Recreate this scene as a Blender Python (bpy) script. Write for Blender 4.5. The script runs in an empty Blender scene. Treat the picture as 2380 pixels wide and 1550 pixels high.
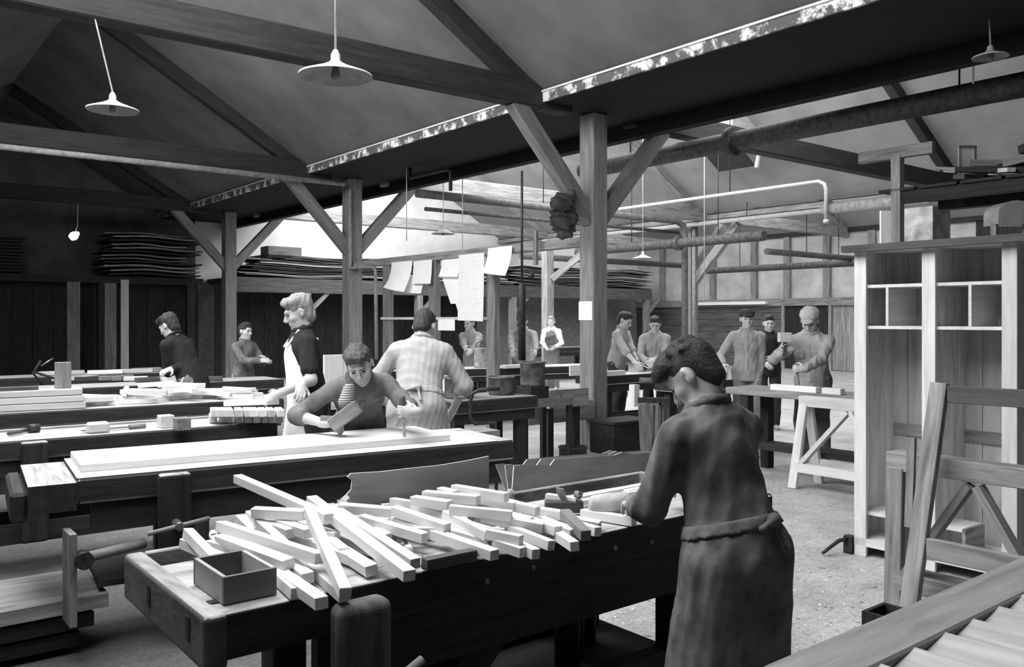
import bpy, math, random
import numpy as np
from mathutils import Vector, Matrix

random.seed(7)
SC = bpy.context.scene
COL = SC.collection
# ------------------------------------------------------------------ camera
EYE, FPX, CX, HZ = 1.6, 1990.0, 1190.0, 740.0
YAW = math.radians(38.5)
cam_data = bpy.data.cameras.new('camera')
cam_data.sensor_width = 36.0
cam_data.lens = 36.0 * FPX / 2380.0
cam_data.shift_y = -(775.0 - HZ) / 2380.0
cam_data.clip_end = 200
camera = bpy.data.objects.new('camera', cam_data)
camera.location = (0, 0, EYE)
camera.rotation_euler = (math.pi / 2, 0, -YAW)
COL.objects.link(camera)
SC.camera = camera
# ------------------------------------------------------------------ world (overcast sky outside the roof lights)
world = bpy.data.worlds.new('overcast_sky')
SC.world = world
world.use_nodes = True
world.node_tree.nodes['Background'].inputs[0].default_value = (0.8, 0.8, 0.8, 1)
world.node_tree.nodes['Background'].inputs[1].default_value = 1.0
# ------------------------------------------------------------------ daylight entering through the glazed roof slopes
SLOPE = 0.6
def daylight(name, x0, x1, y0, y1, zc, power):
    l = bpy.data.lights.new(name, 'AREA')
    l.shape = 'RECTANGLE'
    l.size = abs(x1 - x0) * math.hypot(1, SLOPE)
    l.size_y = y1 - y0
    l.energy = power
    l.color = (1, 1, 1)
    o = bpy.data.objects.new(name, l)
    o.location = ((x0 + x1) / 2, (y0 + y1) / 2, zc)
    o.rotation_euler = (0, -math.atan(SLOPE), 0)
    COL.objects.link(o)
    return o
daylight('daylight', -0.6, 2.6, 1.6, 12.0, 5.05, 1000)
daylight('daylight', 9.0, 12.5, 6.0, 21.5, 5.45, 1500)
daylight('daylight', 18.6, 20.8, 4.0, 21.5, 5.0, 420)
# ------------------------------------------------------------------ view
SC.view_settings.view_transform = 'Standard'
SC.view_settings.look = 'None'
SC.view_settings.gamma = 1.0
SC.view_settings.use_curve_mapping = False
SC.view_settings.exposure = 0.0

# ------------------------------------------------------------------ helpers
FW = Vector((math.sin(YAW), math.cos(YAW), 0))
RT = Vector((math.cos(YAW), -math.sin(YAW), 0))
def at(px, py, d):
    """point seen at pixel (px, py) at depth d"""
    p = FW * d + RT * ((px - CX) / FPX * d)
    return Vector((p.x, p.y, EYE + (HZ - py) / FPX * d))
def on(px, py, z):
    """point seen at pixel (px, py) at height z"""
    return at(px, py, FPX * (EYE - z) / (py - HZ))
def V(*a):
    return Vector(a)

MATS = {}
def mat(name, v, rough=0.75, kind='wood', lo=0.7, hi=1.2, scale=6.0, stretch=10.0, bump=0.15, metal=0.0, spec=0.3, seam=0.0, detail=6.0):
    if name in MATS:
        return MATS[name]
    m = bpy.data.materials.new(name)
    m.use_nodes = True
    nt = m.node_tree
    b = nt.nodes['Principled BSDF']
    b.inputs['Roughness'].default_value = rough
    b.inputs['Metallic'].default_value = metal
    b.inputs['Specular IOR Level'].default_value = spec
    tc = nt.nodes.new('ShaderNodeTexCoord')
    mp = nt.nodes.new('ShaderNodeMapping')
    nt.links.new(tc.outputs['Object'], mp.inputs['Vector'])
    if kind == 'wood':
        mp.inputs['Scale'].default_value = (scale * 0.35, scale * stretch * 0.35, scale * stretch * 0.35)
    else:
        mp.inputs['Scale'].default_value = (scale, scale, scale)
    ns = nt.nodes.new('ShaderNodeTexNoise')
    ns.inputs['Scale'].default_value = 1.0
    ns.inputs['Detail'].default_value = detail
    ns.inputs['Roughness'].default_value = 0.62
    if kind == 'wood':
        ns.inputs['Distortion'].default_value = 0.6
    nt.links.new(mp.outputs['Vector'], ns.inputs['Vector'])
    # each object gets its own piece of the pattern and a slightly different tone
    oi = nt.nodes.new('ShaderNodeObjectInfo')
    ad = nt.nodes.new('ShaderNodeVectorMath'); ad.operation = 'ADD'
    sc = nt.nodes.new('ShaderNodeVectorMath'); sc.operation = 'SCALE'
    sc.inputs[0].default_value = (37.0, 11.0, 23.0)
    nt.links.new(oi.outputs['Random'], sc.inputs['Scale'])
    nt.links.new(tc.outputs['Object'], ad.inputs[0])
    nt.links.new(sc.outputs['Vector'], ad.inputs[1])
    nt.links.new(ad.outputs['Vector'], mp.inputs['Vector'])
    rp = nt.nodes.new('ShaderNodeValToRGB')
    e = rp.color_ramp.elements
    e[0].position, e[1].position = 0.3, 0.72
    e[0].color = (v * lo,) * 3 + (1,)
    e[1].color = (min(v * hi, 0.95),) * 3 + (1,)
    nt.links.new(ns.outputs['Fac'], rp.inputs['Fac'])
    out = rp.outputs['Color']
    if kind == 'wood':
        mr = nt.nodes.new('ShaderNodeMapRange')
        mr.inputs['To Min'].default_value, mr.inputs['To Max'].default_value = 0.86, 1.1
        nt.links.new(oi.outputs['Random'], mr.inputs['Value'])
        mx = nt.nodes.new('ShaderNodeVectorMath'); mx.operation = 'SCALE'
        nt.links.new(out, mx.inputs[0])
        nt.links.new(mr.outputs['Result'], mx.inputs['Scale'])
        out = mx.outputs['Vector']
    nt.links.new(out, b.inputs['Base Color'])
    if bump:
        bp = nt.nodes.new('ShaderNodeBump')
        bp.inputs['Strength'].default_value = bump
        bp.inputs['Distance'].default_value = 0.01
        nt.links.new(ns.outputs['Fac'], bp.inputs['Height'])
        nt.links.new(bp.outputs['Normal'], b.inputs['Normal'])
    m.diffuse_color = (v, v, v, 1)
    MATS[name] = m
    return m

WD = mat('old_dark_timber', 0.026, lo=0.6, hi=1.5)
WP = mat('grey_post_timber', 0.20, lo=0.65, hi=1.35)
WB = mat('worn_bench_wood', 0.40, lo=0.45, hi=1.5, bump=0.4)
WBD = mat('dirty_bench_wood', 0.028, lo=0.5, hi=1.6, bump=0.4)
WPALE = mat('fresh_sawn_wood', 0.80, lo=0.86, hi=1.1, bump=0.05)
WWORK = mat('planed_board_wood', 0.70, lo=0.85, hi=1.12, bump=0.04)
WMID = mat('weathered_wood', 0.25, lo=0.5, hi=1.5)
WLT = mat('light_carcass_wood', 0.62, lo=0.8, hi=1.15, bump=0.06)
WPLY = mat('grey_veneer', 0.34, lo=0.55, hi=1.25, scale=3.0, stretch=6.0, bump=0.05)
WEDGE = mat('lit_veneer_edge', 0.7, lo=0.9, hi=1.1)  # light caught on the sheet edges, put into a paler colour
WBLK = mat('blackened_wood', 0.018, lo=0.5, hi=1.8)
IRON = mat('black_iron', 0.03, rough=0.5, kind='noise', metal=0.2, scale=30, lo=0.5, hi=2.0)
STEEL = mat('grey_steel', 0.3, rough=0.35, kind='noise', metal=0.7, scale=30)
PIPE = mat('grey_painted_pipe', 0.28, rough=0.6, kind='noise', scale=12, lo=0.6, hi=1.3)
PIPEW = mat('white_painted_pipe', 0.45, rough=0.5, kind='noise', scale=12, lo=0.8, hi=1.2)
PIPEM = mat('sooty_pipe', 0.11, rough=0.6, kind='noise', scale=12, lo=0.6, hi=1.3)
PIPED = mat('dark_lagged_pipe', 0.07, rough=0.8, kind='noise', scale=14, lo=0.5, hi=1.6, bump=0.4)
PAPER = mat('white_paper', 0.85, rough=0.9, kind='noise', scale=8, lo=0.95, hi=1.03, bump=0.0)
SHADE_TOP = mat('pale_enamel', 0.55, rough=0.35, kind='noise', scale=8, lo=0.7, hi=1.15)
SHADE_IN = mat('dull_enamel', 0.22, rough=0.5, kind='noise', scale=10, lo=0.7, hi=1.2)
SKIN = mat('skin', 0.5, rough=0.55, kind='noise', scale=30, lo=0.9, hi=1.08, bump=0.05)
DARKLINE = mat('ink_black', 0.02, kind='noise')
def cloth(name, v, lo=0.8, hi=1.2, scale=9.0):
    return mat(name, v, rough=0.95, kind='noise', scale=scale, lo=lo, hi=hi, bump=0.25, spec=0.1)

def mw(o):
    m = o.matrix_basis.copy()
    while o.parent:
        o = o.parent
        m = o.matrix_basis @ m
    return m
def link(o, par=None, world=True):
    COL.objects.link(o)
    if par is not None:
        if world:
            m = mw(par).inverted() @ o.matrix_basis
            o.parent = par
            o.matrix_basis = m
        else:
            o.parent = par
    return o
def tag(o, label=None, cat=None, group=None, kind=None):
    if label: o['label'] = label
    if cat: o['category'] = cat
    if group: o['group'] = group
    if kind: o['kind'] = kind
    return o
def thing(name, loc, label, cat, group=None, rz=0.0):
    o = bpy.data.objects.new(name, None)
    o.empty_display_size = 0.1
    o.location = loc
    o.rotation_euler = (0, 0, rz)
    o.matrix_basis = Matrix.Translation(Vector(loc)) @ Matrix.Rotation(rz, 4, 'Z')
    COL.objects.link(o)
    return tag(o, label, cat, group)
def mesh_obj(name, verts, faces, m, par=None, world=True, M=None, smooth=False):
    me = bpy.data.meshes.new(name)
    me.from_pydata([tuple(v) for v in verts], [], faces)
    me.update()
    if smooth:
        me.shade_smooth()
    if isinstance(m, (list, tuple)):
        for x in m: me.materials.append(x)
    else:
        me.materials.append(m)
    o = bpy.data.objects.new(name, me)
    if M is not None:
        o.matrix_basis = M
    return link(o, par, world)
BF = [(0, 3, 2, 1), (4, 5, 6, 7), (0, 1, 5, 4), (1, 2, 6, 5), (2, 3, 7, 6), (3, 0, 4, 7)]
def box_geo(lx, ly, lz, c=0.0):
    """box of half sizes; c = chamfer"""
    if c <= 0:
        v = [(-lx, -ly, -lz), (lx, -ly, -lz), (lx, ly, -lz), (-lx, ly, -lz), (-lx, -ly, lz), (lx, -ly, lz), (lx, ly, lz), (-lx, ly, lz)]
        return v, BF
    c = min(c, lx * 0.45, ly * 0.45, lz * 0.45)
    v, idx = [], {}
    for sx in (-1, 1):
        for sy in (-1, 1):
            for sz in (-1, 1):
                for ax in range(3):
                    p = [sx * (lx - c), sy * (ly - c), sz * (lz - c)]
                    p[ax] = (sx * lx, sy * ly, sz * lz)[ax]
                    idx[(sx, sy, sz, ax)] = len(v); v.append(tuple(p))
    f = []
    for ax in range(3):
        o1, o2 = [(1, 2), (2, 0), (0, 1)][ax]
        for s in (-1, 1):
            q = []
            for a, b in ((-1, -1), (1, -1), (1, 1), (-1, 1)):
                k = [0, 0, 0]; k[ax] = s; k[o1] = a; k[o2] = b
                q.append(idx[(k[0], k[1], k[2], ax)])
            f.append(tuple(q if s > 0 else q[::-1]))
    for ax in range(3):
        o1, o2 = [(1, 2), (2, 0), (0, 1)][ax]
        for a in (-1, 1):
            for b in (-1, 1):
                q = []
                for s, w in ((-1, o1), (1, o1), (1, o2), (-1, o2)):
                    k = [0, 0, 0]; k[ax] = s; k[o1] = a; k[o2] = b
                    q.append(idx[(k[0], k[1], k[2], w)])
                f.append(tuple(q if a * b > 0 else q[::-1]))
    for sx in (-1, 1):
        for sy in (-1, 1):
            for sz in (-1, 1):
                q = [idx[(sx, sy, sz, a)] for a in range(3)]
                f.append(tuple(q if sx * sy * sz > 0 else q[::-1]))
    return v, f
SHARED = {}
def bar(name, a, b, w, h, m, par=None, up=(0, 0, 1), c=0.0, world=True, roll=0.0):
    """square timber from a to b; w = width sideways, h = depth along up; local x runs along the timber"""
    a, b = Vector(a), Vector(b)
    d = b - a
    L = d.length
    x = d / L
    u = Vector(up)
    y = u.cross(x)
    if y.length < 1e-4:
        y = Vector((0, 1, 0)) if abs(x.y) < 0.9 else Vector((1, 0, 0))
        y = (y - x * y.dot(x))
    y.normalize()
    z = x.cross(y)
    M = Matrix(((x.x, y.x, z.x), (x.y, y.y, z.y), (x.z, y.z, z.z))).to_4x4()
    if roll:
        M = M @ Matrix.Rotation(roll, 4, 'X')
    M = Matrix.Translation((a + b) / 2) @ M
    key = (round(L, 3), round(w, 3), round(h, 3), round(c, 4), m.name)
    if key in SHARED:
        o = bpy.data.objects.new(name, SHARED[key])
        o.matrix_basis = M
        return link(o, par, world)
    v, f = box_geo(L / 2, w / 2, h / 2, c)
    o = mesh_obj(name, v, f, m, par, world, M)
    SHARED[key] = o.data
    return o
def box(name, x0, x1, y0, y1, z0, z1, m, par=None, c=0.0, world=True):
    """axis-aligned box, grain along its longest side"""
    dx, dy, dz = x1 - x0, y1 - y0, z1 - z0
    cx, cy, cz = (x0 + x1) / 2, (y0 + y1) / 2, (z0 + z1) / 2
    if dx >= dy and dx >= dz:
        return bar(name, (x0, cy, cz), (x1, cy, cz), dy, dz, m, par, (0, 0, 1), c, world)
    if dy >= dz:
        return bar(name, (cx, y0, cz), (cx, y1, cz), dx, dz, m, par, (0, 0, 1), c, world)
    return bar(name, (cx, cy, z0), (cx, cy, z1), dx, dy, m, par, (0, 1, 0), c, world)
def rounded(o, w, n=4):
    """edges rounded by wear"""
    o.data = o.data.copy()
    md = o.modifiers.new('worn_edges', 'BEVEL')
    md.width, md.segments, md.limit_method = w, n, 'ANGLE'
    return o
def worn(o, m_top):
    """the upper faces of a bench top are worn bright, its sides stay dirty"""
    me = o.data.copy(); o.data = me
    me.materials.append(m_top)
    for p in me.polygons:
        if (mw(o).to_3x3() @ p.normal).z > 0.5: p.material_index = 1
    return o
def tube_geo(pts, r, n=10, closed_ends=True):
    pts = [Vector(p) for p in pts]
    rs = r if isinstance(r, (list, tuple)) else [r] * len(pts)
    v, f = [], []
    t0 = (pts[1] - pts[0]).normalized()
    nrm = t0.orthogonal().normalized()
    for i, p in enumerate(pts):
        if i == 0: t = t0
        elif i == len(pts) - 1: t = (pts[-1] - pts[-2]).normalized()
        else: t = ((pts[i + 1] - p).normalized() + (p - pts[i - 1]).normalized()).normalized()
        nrm = (nrm - t * nrm.dot(t)).normalized()
        bi = t.cross(nrm)
        for k in range(n):
            a = 2 * math.pi * k / n
            v.append(p + (nrm * math.cos(a) + bi * math.sin(a)) * rs[i])
    for i in range(len(pts) - 1):
        for k in range(n):
            k2 = (k + 1) % n
            f.append((i * n + k, i * n + k2, (i + 1) * n + k2, (i + 1) * n + k))
    if closed_ends:
        f.append(tuple(range(n))[::-1])
        f.append(tuple((len(pts) - 1) * n + k for k in range(n)))
    return v, f
def tube(name, pts, r, m, par=None, n=10, smooth=True, world=True):
    pts = [Vector(p) for p in pts]
    c = sum(pts, Vector()) / len(pts)
    v, f = tube_geo([p - c for p in pts], r, n)
    o = mesh_obj(name, v, f, m, par, world, Matrix.Translation(c), smooth=False)
    if smooth:
        nq = len(o.data.polygons) - 2
        for i, p in enumerate(o.data.polygons):
            p.use_smooth = i < nq
    return o
def lathe(name, c, prof, m, par=None, n=24, world=True, M=None):
    """prof = [(radius, height), ...] turned about a vertical axis through c"""
    v, f = [], []
    for (r, z) in prof:
        for k in range(n):
            a = 2 * math.pi * k / n
            v.append((r * math.cos(a), r * math.sin(a), z))
    for i in range(len(prof) - 1):
        for k in range(n):
            k2 = (k + 1) % n
            f.append((i * n + k, i * n + k2, (i + 1) * n + k2, (i + 1) * n + k))
    T = Matrix.Translation(Vector(c))
    if M is not None: T = T @ M
    o = mesh_obj(name, v, f, m, par, world, T)
    o.data.shade_smooth()
    return o
def prism(name, outline, thick, m, par=None, M=None, world=True, edge=None):
    """outline in local xy, extruded along local z by thick"""
    n = len(outline)
    v = [(x, y, 0) for x, y in outline] + [(x, y, thick) for x, y in outline]
    f = [tuple(range(n))[::-1], tuple(range(n, 2 * n))]
    for i in range(n):
        j = (i + 1) % n
        f.append((i, j, n + j, n + i))
    o = mesh_obj(name, v, f, [m, edge] if edge else m, par, world, M)
    if edge:
        for i, p in enumerate(o.data.polygons):
            if i >= 2: p.material_index = 1
    return o
# ================================================================== the building
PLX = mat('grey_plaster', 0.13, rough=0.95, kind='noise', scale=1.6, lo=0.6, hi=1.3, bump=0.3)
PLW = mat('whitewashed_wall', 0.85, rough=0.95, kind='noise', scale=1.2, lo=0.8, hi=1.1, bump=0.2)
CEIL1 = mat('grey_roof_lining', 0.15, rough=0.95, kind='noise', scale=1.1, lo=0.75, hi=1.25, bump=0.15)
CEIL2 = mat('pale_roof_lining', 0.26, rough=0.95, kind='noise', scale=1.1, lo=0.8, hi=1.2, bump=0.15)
BLACKP = mat('black_tarred_boards', 0.010, rough=0.9, kind='noise', scale=5)
PLANKW = mat('dark_wall_planks', 0.09, lo=0.5, hi=1.7)

def floor_material():
    m = mat('dusty_floor', 0.43, rough=0.95, kind='noise', scale=2.2, lo=0.72, hi=1.2, bump=0.5, detail=10)
    nt = m.node_tree
    b = nt.nodes['Principled BSDF']
    src = b.inputs['Base Color'].links[0].from_socket
    tc = nt.nodes['Texture Coordinate']
    n2 = nt.nodes.new('ShaderNodeTexNoise')
    n2.inputs['Scale'].default_value = 60.0
    n2.inputs['Detail'].default_value = 4.0
    nt.links.new(tc.outputs['Object'], n2.inputs['Vector'])
    r2 = nt.nodes.new('ShaderNodeMapRange')
    r2.inputs['From Min'].default_value, r2.inputs['From Max'].default_value = 0.35, 0.65
    r2.inputs['To Min'].default_value, r2.inputs['To Max'].default_value = 0.78, 1.14
    nt.links.new(n2.outputs['Fac'], r2.inputs['Value'])
    wv = nt.nodes.new('ShaderNodeTexWave')            # joints of the floor boards, worn and half filled with dust
    wv.bands_direction = 'Y'
    wv.inputs['Scale'].default_value = 1.6
    wv.inputs['Distortion'].default_value = 0.4
    nt.links.new(tc.outputs['Object'], wv.inputs['Vector'])
    r3 = nt.nodes.new('ShaderNodeMapRange')
    r3.inputs['From Min'].default_value, r3.inputs['From Max'].default_value = 0.0, 0.06
    r3.inputs['To Min'].default_value, r3.inputs['To Max'].default_value = 0.9, 1.0
    nt.links.new(wv.outputs['Fac'], r3.inputs['Value'])
    # shade around the left-hand benches painted into the floor colour, with a noisy edge
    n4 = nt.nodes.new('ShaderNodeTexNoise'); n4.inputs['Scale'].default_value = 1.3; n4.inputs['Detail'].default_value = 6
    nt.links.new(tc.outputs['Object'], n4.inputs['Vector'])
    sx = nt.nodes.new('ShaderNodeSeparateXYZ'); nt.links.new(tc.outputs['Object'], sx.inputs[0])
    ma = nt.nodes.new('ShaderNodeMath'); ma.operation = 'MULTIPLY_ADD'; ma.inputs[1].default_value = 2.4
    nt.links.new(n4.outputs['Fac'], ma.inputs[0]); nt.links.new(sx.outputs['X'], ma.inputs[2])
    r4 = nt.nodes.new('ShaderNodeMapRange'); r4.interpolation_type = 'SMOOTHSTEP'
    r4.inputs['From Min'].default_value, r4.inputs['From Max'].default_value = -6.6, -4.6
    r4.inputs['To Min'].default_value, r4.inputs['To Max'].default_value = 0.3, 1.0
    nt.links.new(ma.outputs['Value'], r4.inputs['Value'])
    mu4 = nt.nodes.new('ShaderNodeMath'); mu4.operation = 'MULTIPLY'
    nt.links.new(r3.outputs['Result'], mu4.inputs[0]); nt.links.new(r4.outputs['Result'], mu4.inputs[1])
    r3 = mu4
    mu = nt.nodes.new('ShaderNodeMath'); mu.operation = 'MULTIPLY'
    nt.links.new(r2.outputs['Result'], mu.inputs[0]); nt.links.new(r3.outputs['Value'], mu.inputs[1])
    sc = nt.nodes.new('ShaderNodeVectorMath'); sc.operation = 'SCALE'
    nt.links.new(src, sc.inputs[0]); nt.links.new(mu.outputs['Value'], sc.inputs['Scale'])
    nt.links.new(sc.outputs['Vector'], b.inputs['Base Color'])
    return m
def peel_material():
    m = mat('peeling_white_paint', 0.5, rough=0.8, kind='noise', scale=3)
    nt = m.node_tree
    b = nt.nodes['Principled BSDF']
    tc = nt.nodes['Texture Coordinate']
    n1 = nt.nodes.new('ShaderNodeTexNoise')
    n1.inputs['Scale'].default_value = 3.2; n1.inputs['Detail'].default_value = 8; n1.inputs['Roughness'].default_value = 0.7
    nt.links.new(tc.outputs['Object'], n1.inputs['Vector'])
    rp = nt.nodes.new('ShaderNodeValToRGB')
    e = rp.color_ramp.elements
    e[0].position, e[1].position = 0.50, 0.57
    e[0].color, e[1].color = (0.10, 0.10, 0.10, 1), (0.75, 0.75, 0.75, 1)
    nt.links.new(n1.outputs['Fac'], rp.inputs['Fac'])
    nt.links.new(rp.outputs['Color'], b.inputs['Base Color'])
    return m
def brick_material():
    m = mat('sooty_brick', 0.2, rough=0.95, kind='noise', scale=3)
    nt = m.node_tree
    b = nt.nodes['Principled BSDF']
    tc = nt.nodes['Texture Coordinate']
    mp = nt.nodes.new('ShaderNodeMapping')
    mp.inputs['Rotation'].default_value = (math.pi / 2, 0, 0)
    nt.links.new(tc.outputs['Object'], mp.inputs['Vector'])
    br = nt.nodes.new('ShaderNodeTexBrick')
    br.inputs['Scale'].default_value = 4.2
    br.inputs['Color1'].default_value = (0.3, 0.3, 0.3, 1)
    br.inputs['Color2'].default_value = (0.2, 0.2, 0.2, 1)
    br.inputs['Mortar'].default_value = (0.36, 0.36, 0.36, 1)
    nt.links.new(mp.outputs['Vector'], br.inputs['Vector'])
    nt.links.new(br.outputs['Color'], b.inputs['Base Color'])
    return m
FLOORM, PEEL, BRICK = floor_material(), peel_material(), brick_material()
GLASS = bpy.data.materials.new('dusty_glass')
GLASS.use_nodes = True
_nt = GLASS.node_tree
_mx = _nt.nodes.new('ShaderNodeMixShader'); _tr = _nt.nodes.new('ShaderNodeBsdfTransparent')
_mx.inputs[0].default_value = 0.2
_nt.links.new(_tr.outputs[0], _mx.inputs[1]); _nt.links.new(_nt.nodes['Principled BSDF'].outputs[0], _mx.inputs[2])
_nt.links.new(_mx.outputs[0], _nt.nodes['Material Output'].inputs['Surface'])

def struct(o, label=None):
    o['kind'] = 'structure'
    if label: o['label'] = label
    return o
X_E1, X_V1, X_E1B = 6.5, 7.39, 8.28          # left eave, post line and right eave of the first valley
X_E2, X_V2, X_E2B = 17.3, 17.55, 17.8        # second valley
RX1, RX2, RX3 = 2.9, 12.8, 20.9              # ridges
Z_EAVE = 4.25
Y_BACK, X_RIGHT = 22.5, 24.0
TRUSS_Y = (7.67, 13.94, 20.07)
POST_Y = (7.67, 13.94, 20.07)

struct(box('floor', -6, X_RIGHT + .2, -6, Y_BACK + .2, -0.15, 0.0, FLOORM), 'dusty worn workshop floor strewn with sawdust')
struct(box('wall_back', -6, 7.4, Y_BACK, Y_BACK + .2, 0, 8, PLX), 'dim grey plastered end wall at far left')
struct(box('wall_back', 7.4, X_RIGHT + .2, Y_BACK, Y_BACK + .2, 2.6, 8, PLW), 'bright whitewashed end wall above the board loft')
struct(box('wall_back', 7.4, X_RIGHT + .2, Y_BACK, Y_BACK + .2, 0, 2.6, BRICK), 'brick lower part of the end wall under the loft')
struct(box('wall_left', -6.2, -6, -6, Y_BACK + .2, 0, 6, PLX), 'grey side wall beyond the left edge')
struct(box('wall_front', -6.2, X_RIGHT + .2, -6.2, -6, 0, 8, PLX), 'grey end wall behind the viewer')
PLR = mat('stained_pale_plaster', 0.5, rough=0.95, kind='noise', scale=1.5, lo=0.7, hi=1.2, bump=0.2)
wr = struct(box('wall_right', X_RIGHT, X_RIGHT + .2, -6, Y_BACK, 0, 7, PLR), 'far wall with pale plaster panels between dark studs above planks')
# timber studs, rail and plank cladding of the far right wall
for y in (21.2, 18.9, 17.2, 15.95, 14.55, 13.1):
    bar('stud', (X_RIGHT - .06, y, 2.1), (X_RIGHT - .06, y, 4.3), 0.22, 0.12, WMID, wr, (1, 0, 0))
bar('rail', (X_RIGHT - .07, 8, 2.12), (X_RIGHT - .07, Y_BACK, 2.12), 0.14, 0.24, WMID, wr)
bar('plate', (X_RIGHT - .07, 8, 4.3), (X_RIGHT - .07, Y_BACK, 4.3), 0.14, 0.2, WD, wr)
for i in range(9):
    z0 = 0.02 + i * 0.222
    for (ya, yb) in ((17.3, Y_BACK), (16.12, 17.28)):
        box('plank', X_RIGHT - .05 - .006 * (i % 2), X_RIGHT, ya, yb, z0, z0 + 0.212, PLANKW, wr)
for i in range(14):
    y0 = 14.4 - 0.24 * (i + 1)
    box('plank', X_RIGHT - .05 - .008 * (i % 2), X_RIGHT, y0, y0 + 0.232, 0.02, 2.06, WMID, wr)
for i in range(16):                              # dark boarded part at the right end, above the cabinet
    y0 = 10.2 - 0.4 * (i + 1)
    box('plank', X_RIGHT - .05 - .008 * (i % 2), X_RIGHT, y0, y0 + 0.39, 2.1, 5.0, WD, wr)
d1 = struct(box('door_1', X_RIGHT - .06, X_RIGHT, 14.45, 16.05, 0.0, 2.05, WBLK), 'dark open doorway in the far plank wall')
box('door_frame', X_RIGHT - .12, X_RIGHT, 16.03, 16.13, 0, 2.1, WMID, d1)
box('door_frame', X_RIGHT - .12, X_RIGHT, 14.38, 14.48, 0, 2.1, WMID, d1)
box('shelf_board', X_RIGHT - .3, X_RIGHT - .1, 16.6, 19.6, 2.06, 2.16, WPALE, wr)

# ------------------------------------------------------------------ roof slopes
def slope(name, xa, za, xb, zb, y0, y1, m, t=0.06, label=None):
    """sloping roof lining between two lines of constant x"""
    v = [(xa, y0, za), (xb, y0, zb), (xb, y1, zb), (xa, y1, za), (xa, y0, za + t), (xb, y0, zb + t), (xb, y1, zb + t), (xa, y1, za + t)]
    return struct(mesh_obj(name, v, BF, m), label)
ZR1 = Z_EAVE + SLOPE * (X_E1 - RX1)
ZR2 = Z_EAVE + SLOPE * (X_E2 - RX2)
ZR3 = Z_EAVE + SLOPE * (X_RIGHT - RX3)
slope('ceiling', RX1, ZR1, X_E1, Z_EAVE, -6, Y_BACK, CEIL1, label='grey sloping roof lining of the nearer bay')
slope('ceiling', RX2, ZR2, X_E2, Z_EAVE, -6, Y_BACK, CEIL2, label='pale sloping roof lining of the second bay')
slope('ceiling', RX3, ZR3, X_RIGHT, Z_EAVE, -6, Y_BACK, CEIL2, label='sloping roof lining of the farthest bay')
def glazed(n, xa, xb, zb, y0, y1, label):
    """slope rising from xa to the ridge xb, glazed between y0 and y1"""
    za = zb - SLOPE * (xb - xa)
    if y0 > -6: slope('ceiling', xa, za, xb, zb, -6, y0, CEIL1)
    if y1 < Y_BACK: slope('ceiling', xa, za, xb, zb, y1, Y_BACK, CEIL1)
    w = struct(slope('window_%d' % n, xa, za - .02, xb, zb - .02, y0 - .06, y0 + .02, WD, 0.1), label)
    k = max(2, int((y1 - y0) / 1.6))
    for i in range(1, k + 1):
        y = y0 + (y1 - y0) * i / k
        bar('glazing_bar', (xa, y, za + .03), (xb, y, zb + .03), 0.05, 0.08, WD, w)
        mesh_obj('pane', [(xa, y - (y1 - y0) / k, za + .05), (xb, y - (y1 - y0) / k, zb + .05), (xb, y, zb + .05), (xa, y, za + .05)], [(0, 1, 2, 3)], GLASS, w)
glazed(1, -1.0, RX1, ZR1, 1.6, 12.0, 'roof glazing of the nearer bay')
glazed(2, X_E1B, RX2, ZR2, 6.0, 21.5, 'roof glazing of the second bay')
glazed(3, X_E2B, RX3, ZR3, 4.0, 21.5, 'roof glazing of the farthest bay')
slope('ceiling', -6, 6.0, -1.0, ZR1 - SLOPE * 3.9, -6, Y_BACK, CEIL1)
# ------------------------------------------------------------------ valley boxes
vb = thing('valley_gutter', (X_V1, 8, 4.1), 'broad black boxed roof valley running over the near posts', 'gutter')
box('soffit', X_E1, X_E1B, -5.98, Y_BACK, 4.12, 4.2, BLACKP, vb)
box('fascia', X_E1 - .03, X_E1, -5.98, Y_BACK, 4.115, 4.245, PEEL, vb)
box('drip_edge', X_E1 - .05, X_E1 - .03, -5.98, Y_BACK, 4.225, 4.246, WLT, vb)
box('valley_beam', X_E1B - .18, X_E1B - .02, -5.98, Y_BACK, 3.93, 4.12, BLACKP, vb)
vb = thing('valley_gutter', (X_V2, 8, 4.1), 'narrow roof valley over the far post row', 'gutter')
box('soffit', X_E2 + .02, X_E2B, -5.98, Y_BACK, 4.12, 4.24, WD, vb)
box('fascia', X_E2 - .03, X_E2, -5.98, Y_BACK, 4.08, 4.2, WMID, vb)
# ------------------------------------------------------------------ trusses
def truss(y, x0, x1, xr, zr, xe, label, m=WD, tie_h=0.30, w=0.22):
    t = thing('roof_truss', ((x0 + x1) / 2, y, 4.05), label, 'truss', 'roof trusses')
    bar('tie_beam', (x0, y, 4.05 + tie_h / 2), (x1, y, 4.05 + tie_h / 2), w, tie_h, m, t, c=0.015)
    bar('rafter', (xe + .05, y, Z_EAVE - .12), (xr, y, zr - .13), 0.17, 0.22, m, t, c=0.01)
    return t
nm = ('nearest', 'middle', 'farthest')
for i, y in enumerate(TRUSS_Y):
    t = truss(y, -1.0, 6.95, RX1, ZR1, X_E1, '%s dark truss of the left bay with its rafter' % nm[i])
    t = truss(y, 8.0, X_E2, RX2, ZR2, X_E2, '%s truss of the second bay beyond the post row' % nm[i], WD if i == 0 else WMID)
    t = truss(y, X_E2B, X_RIGHT, RX3, ZR3, X_RIGHT, '%s truss of the farthest bay by the plank wall' % nm[i], WMID)
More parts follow.
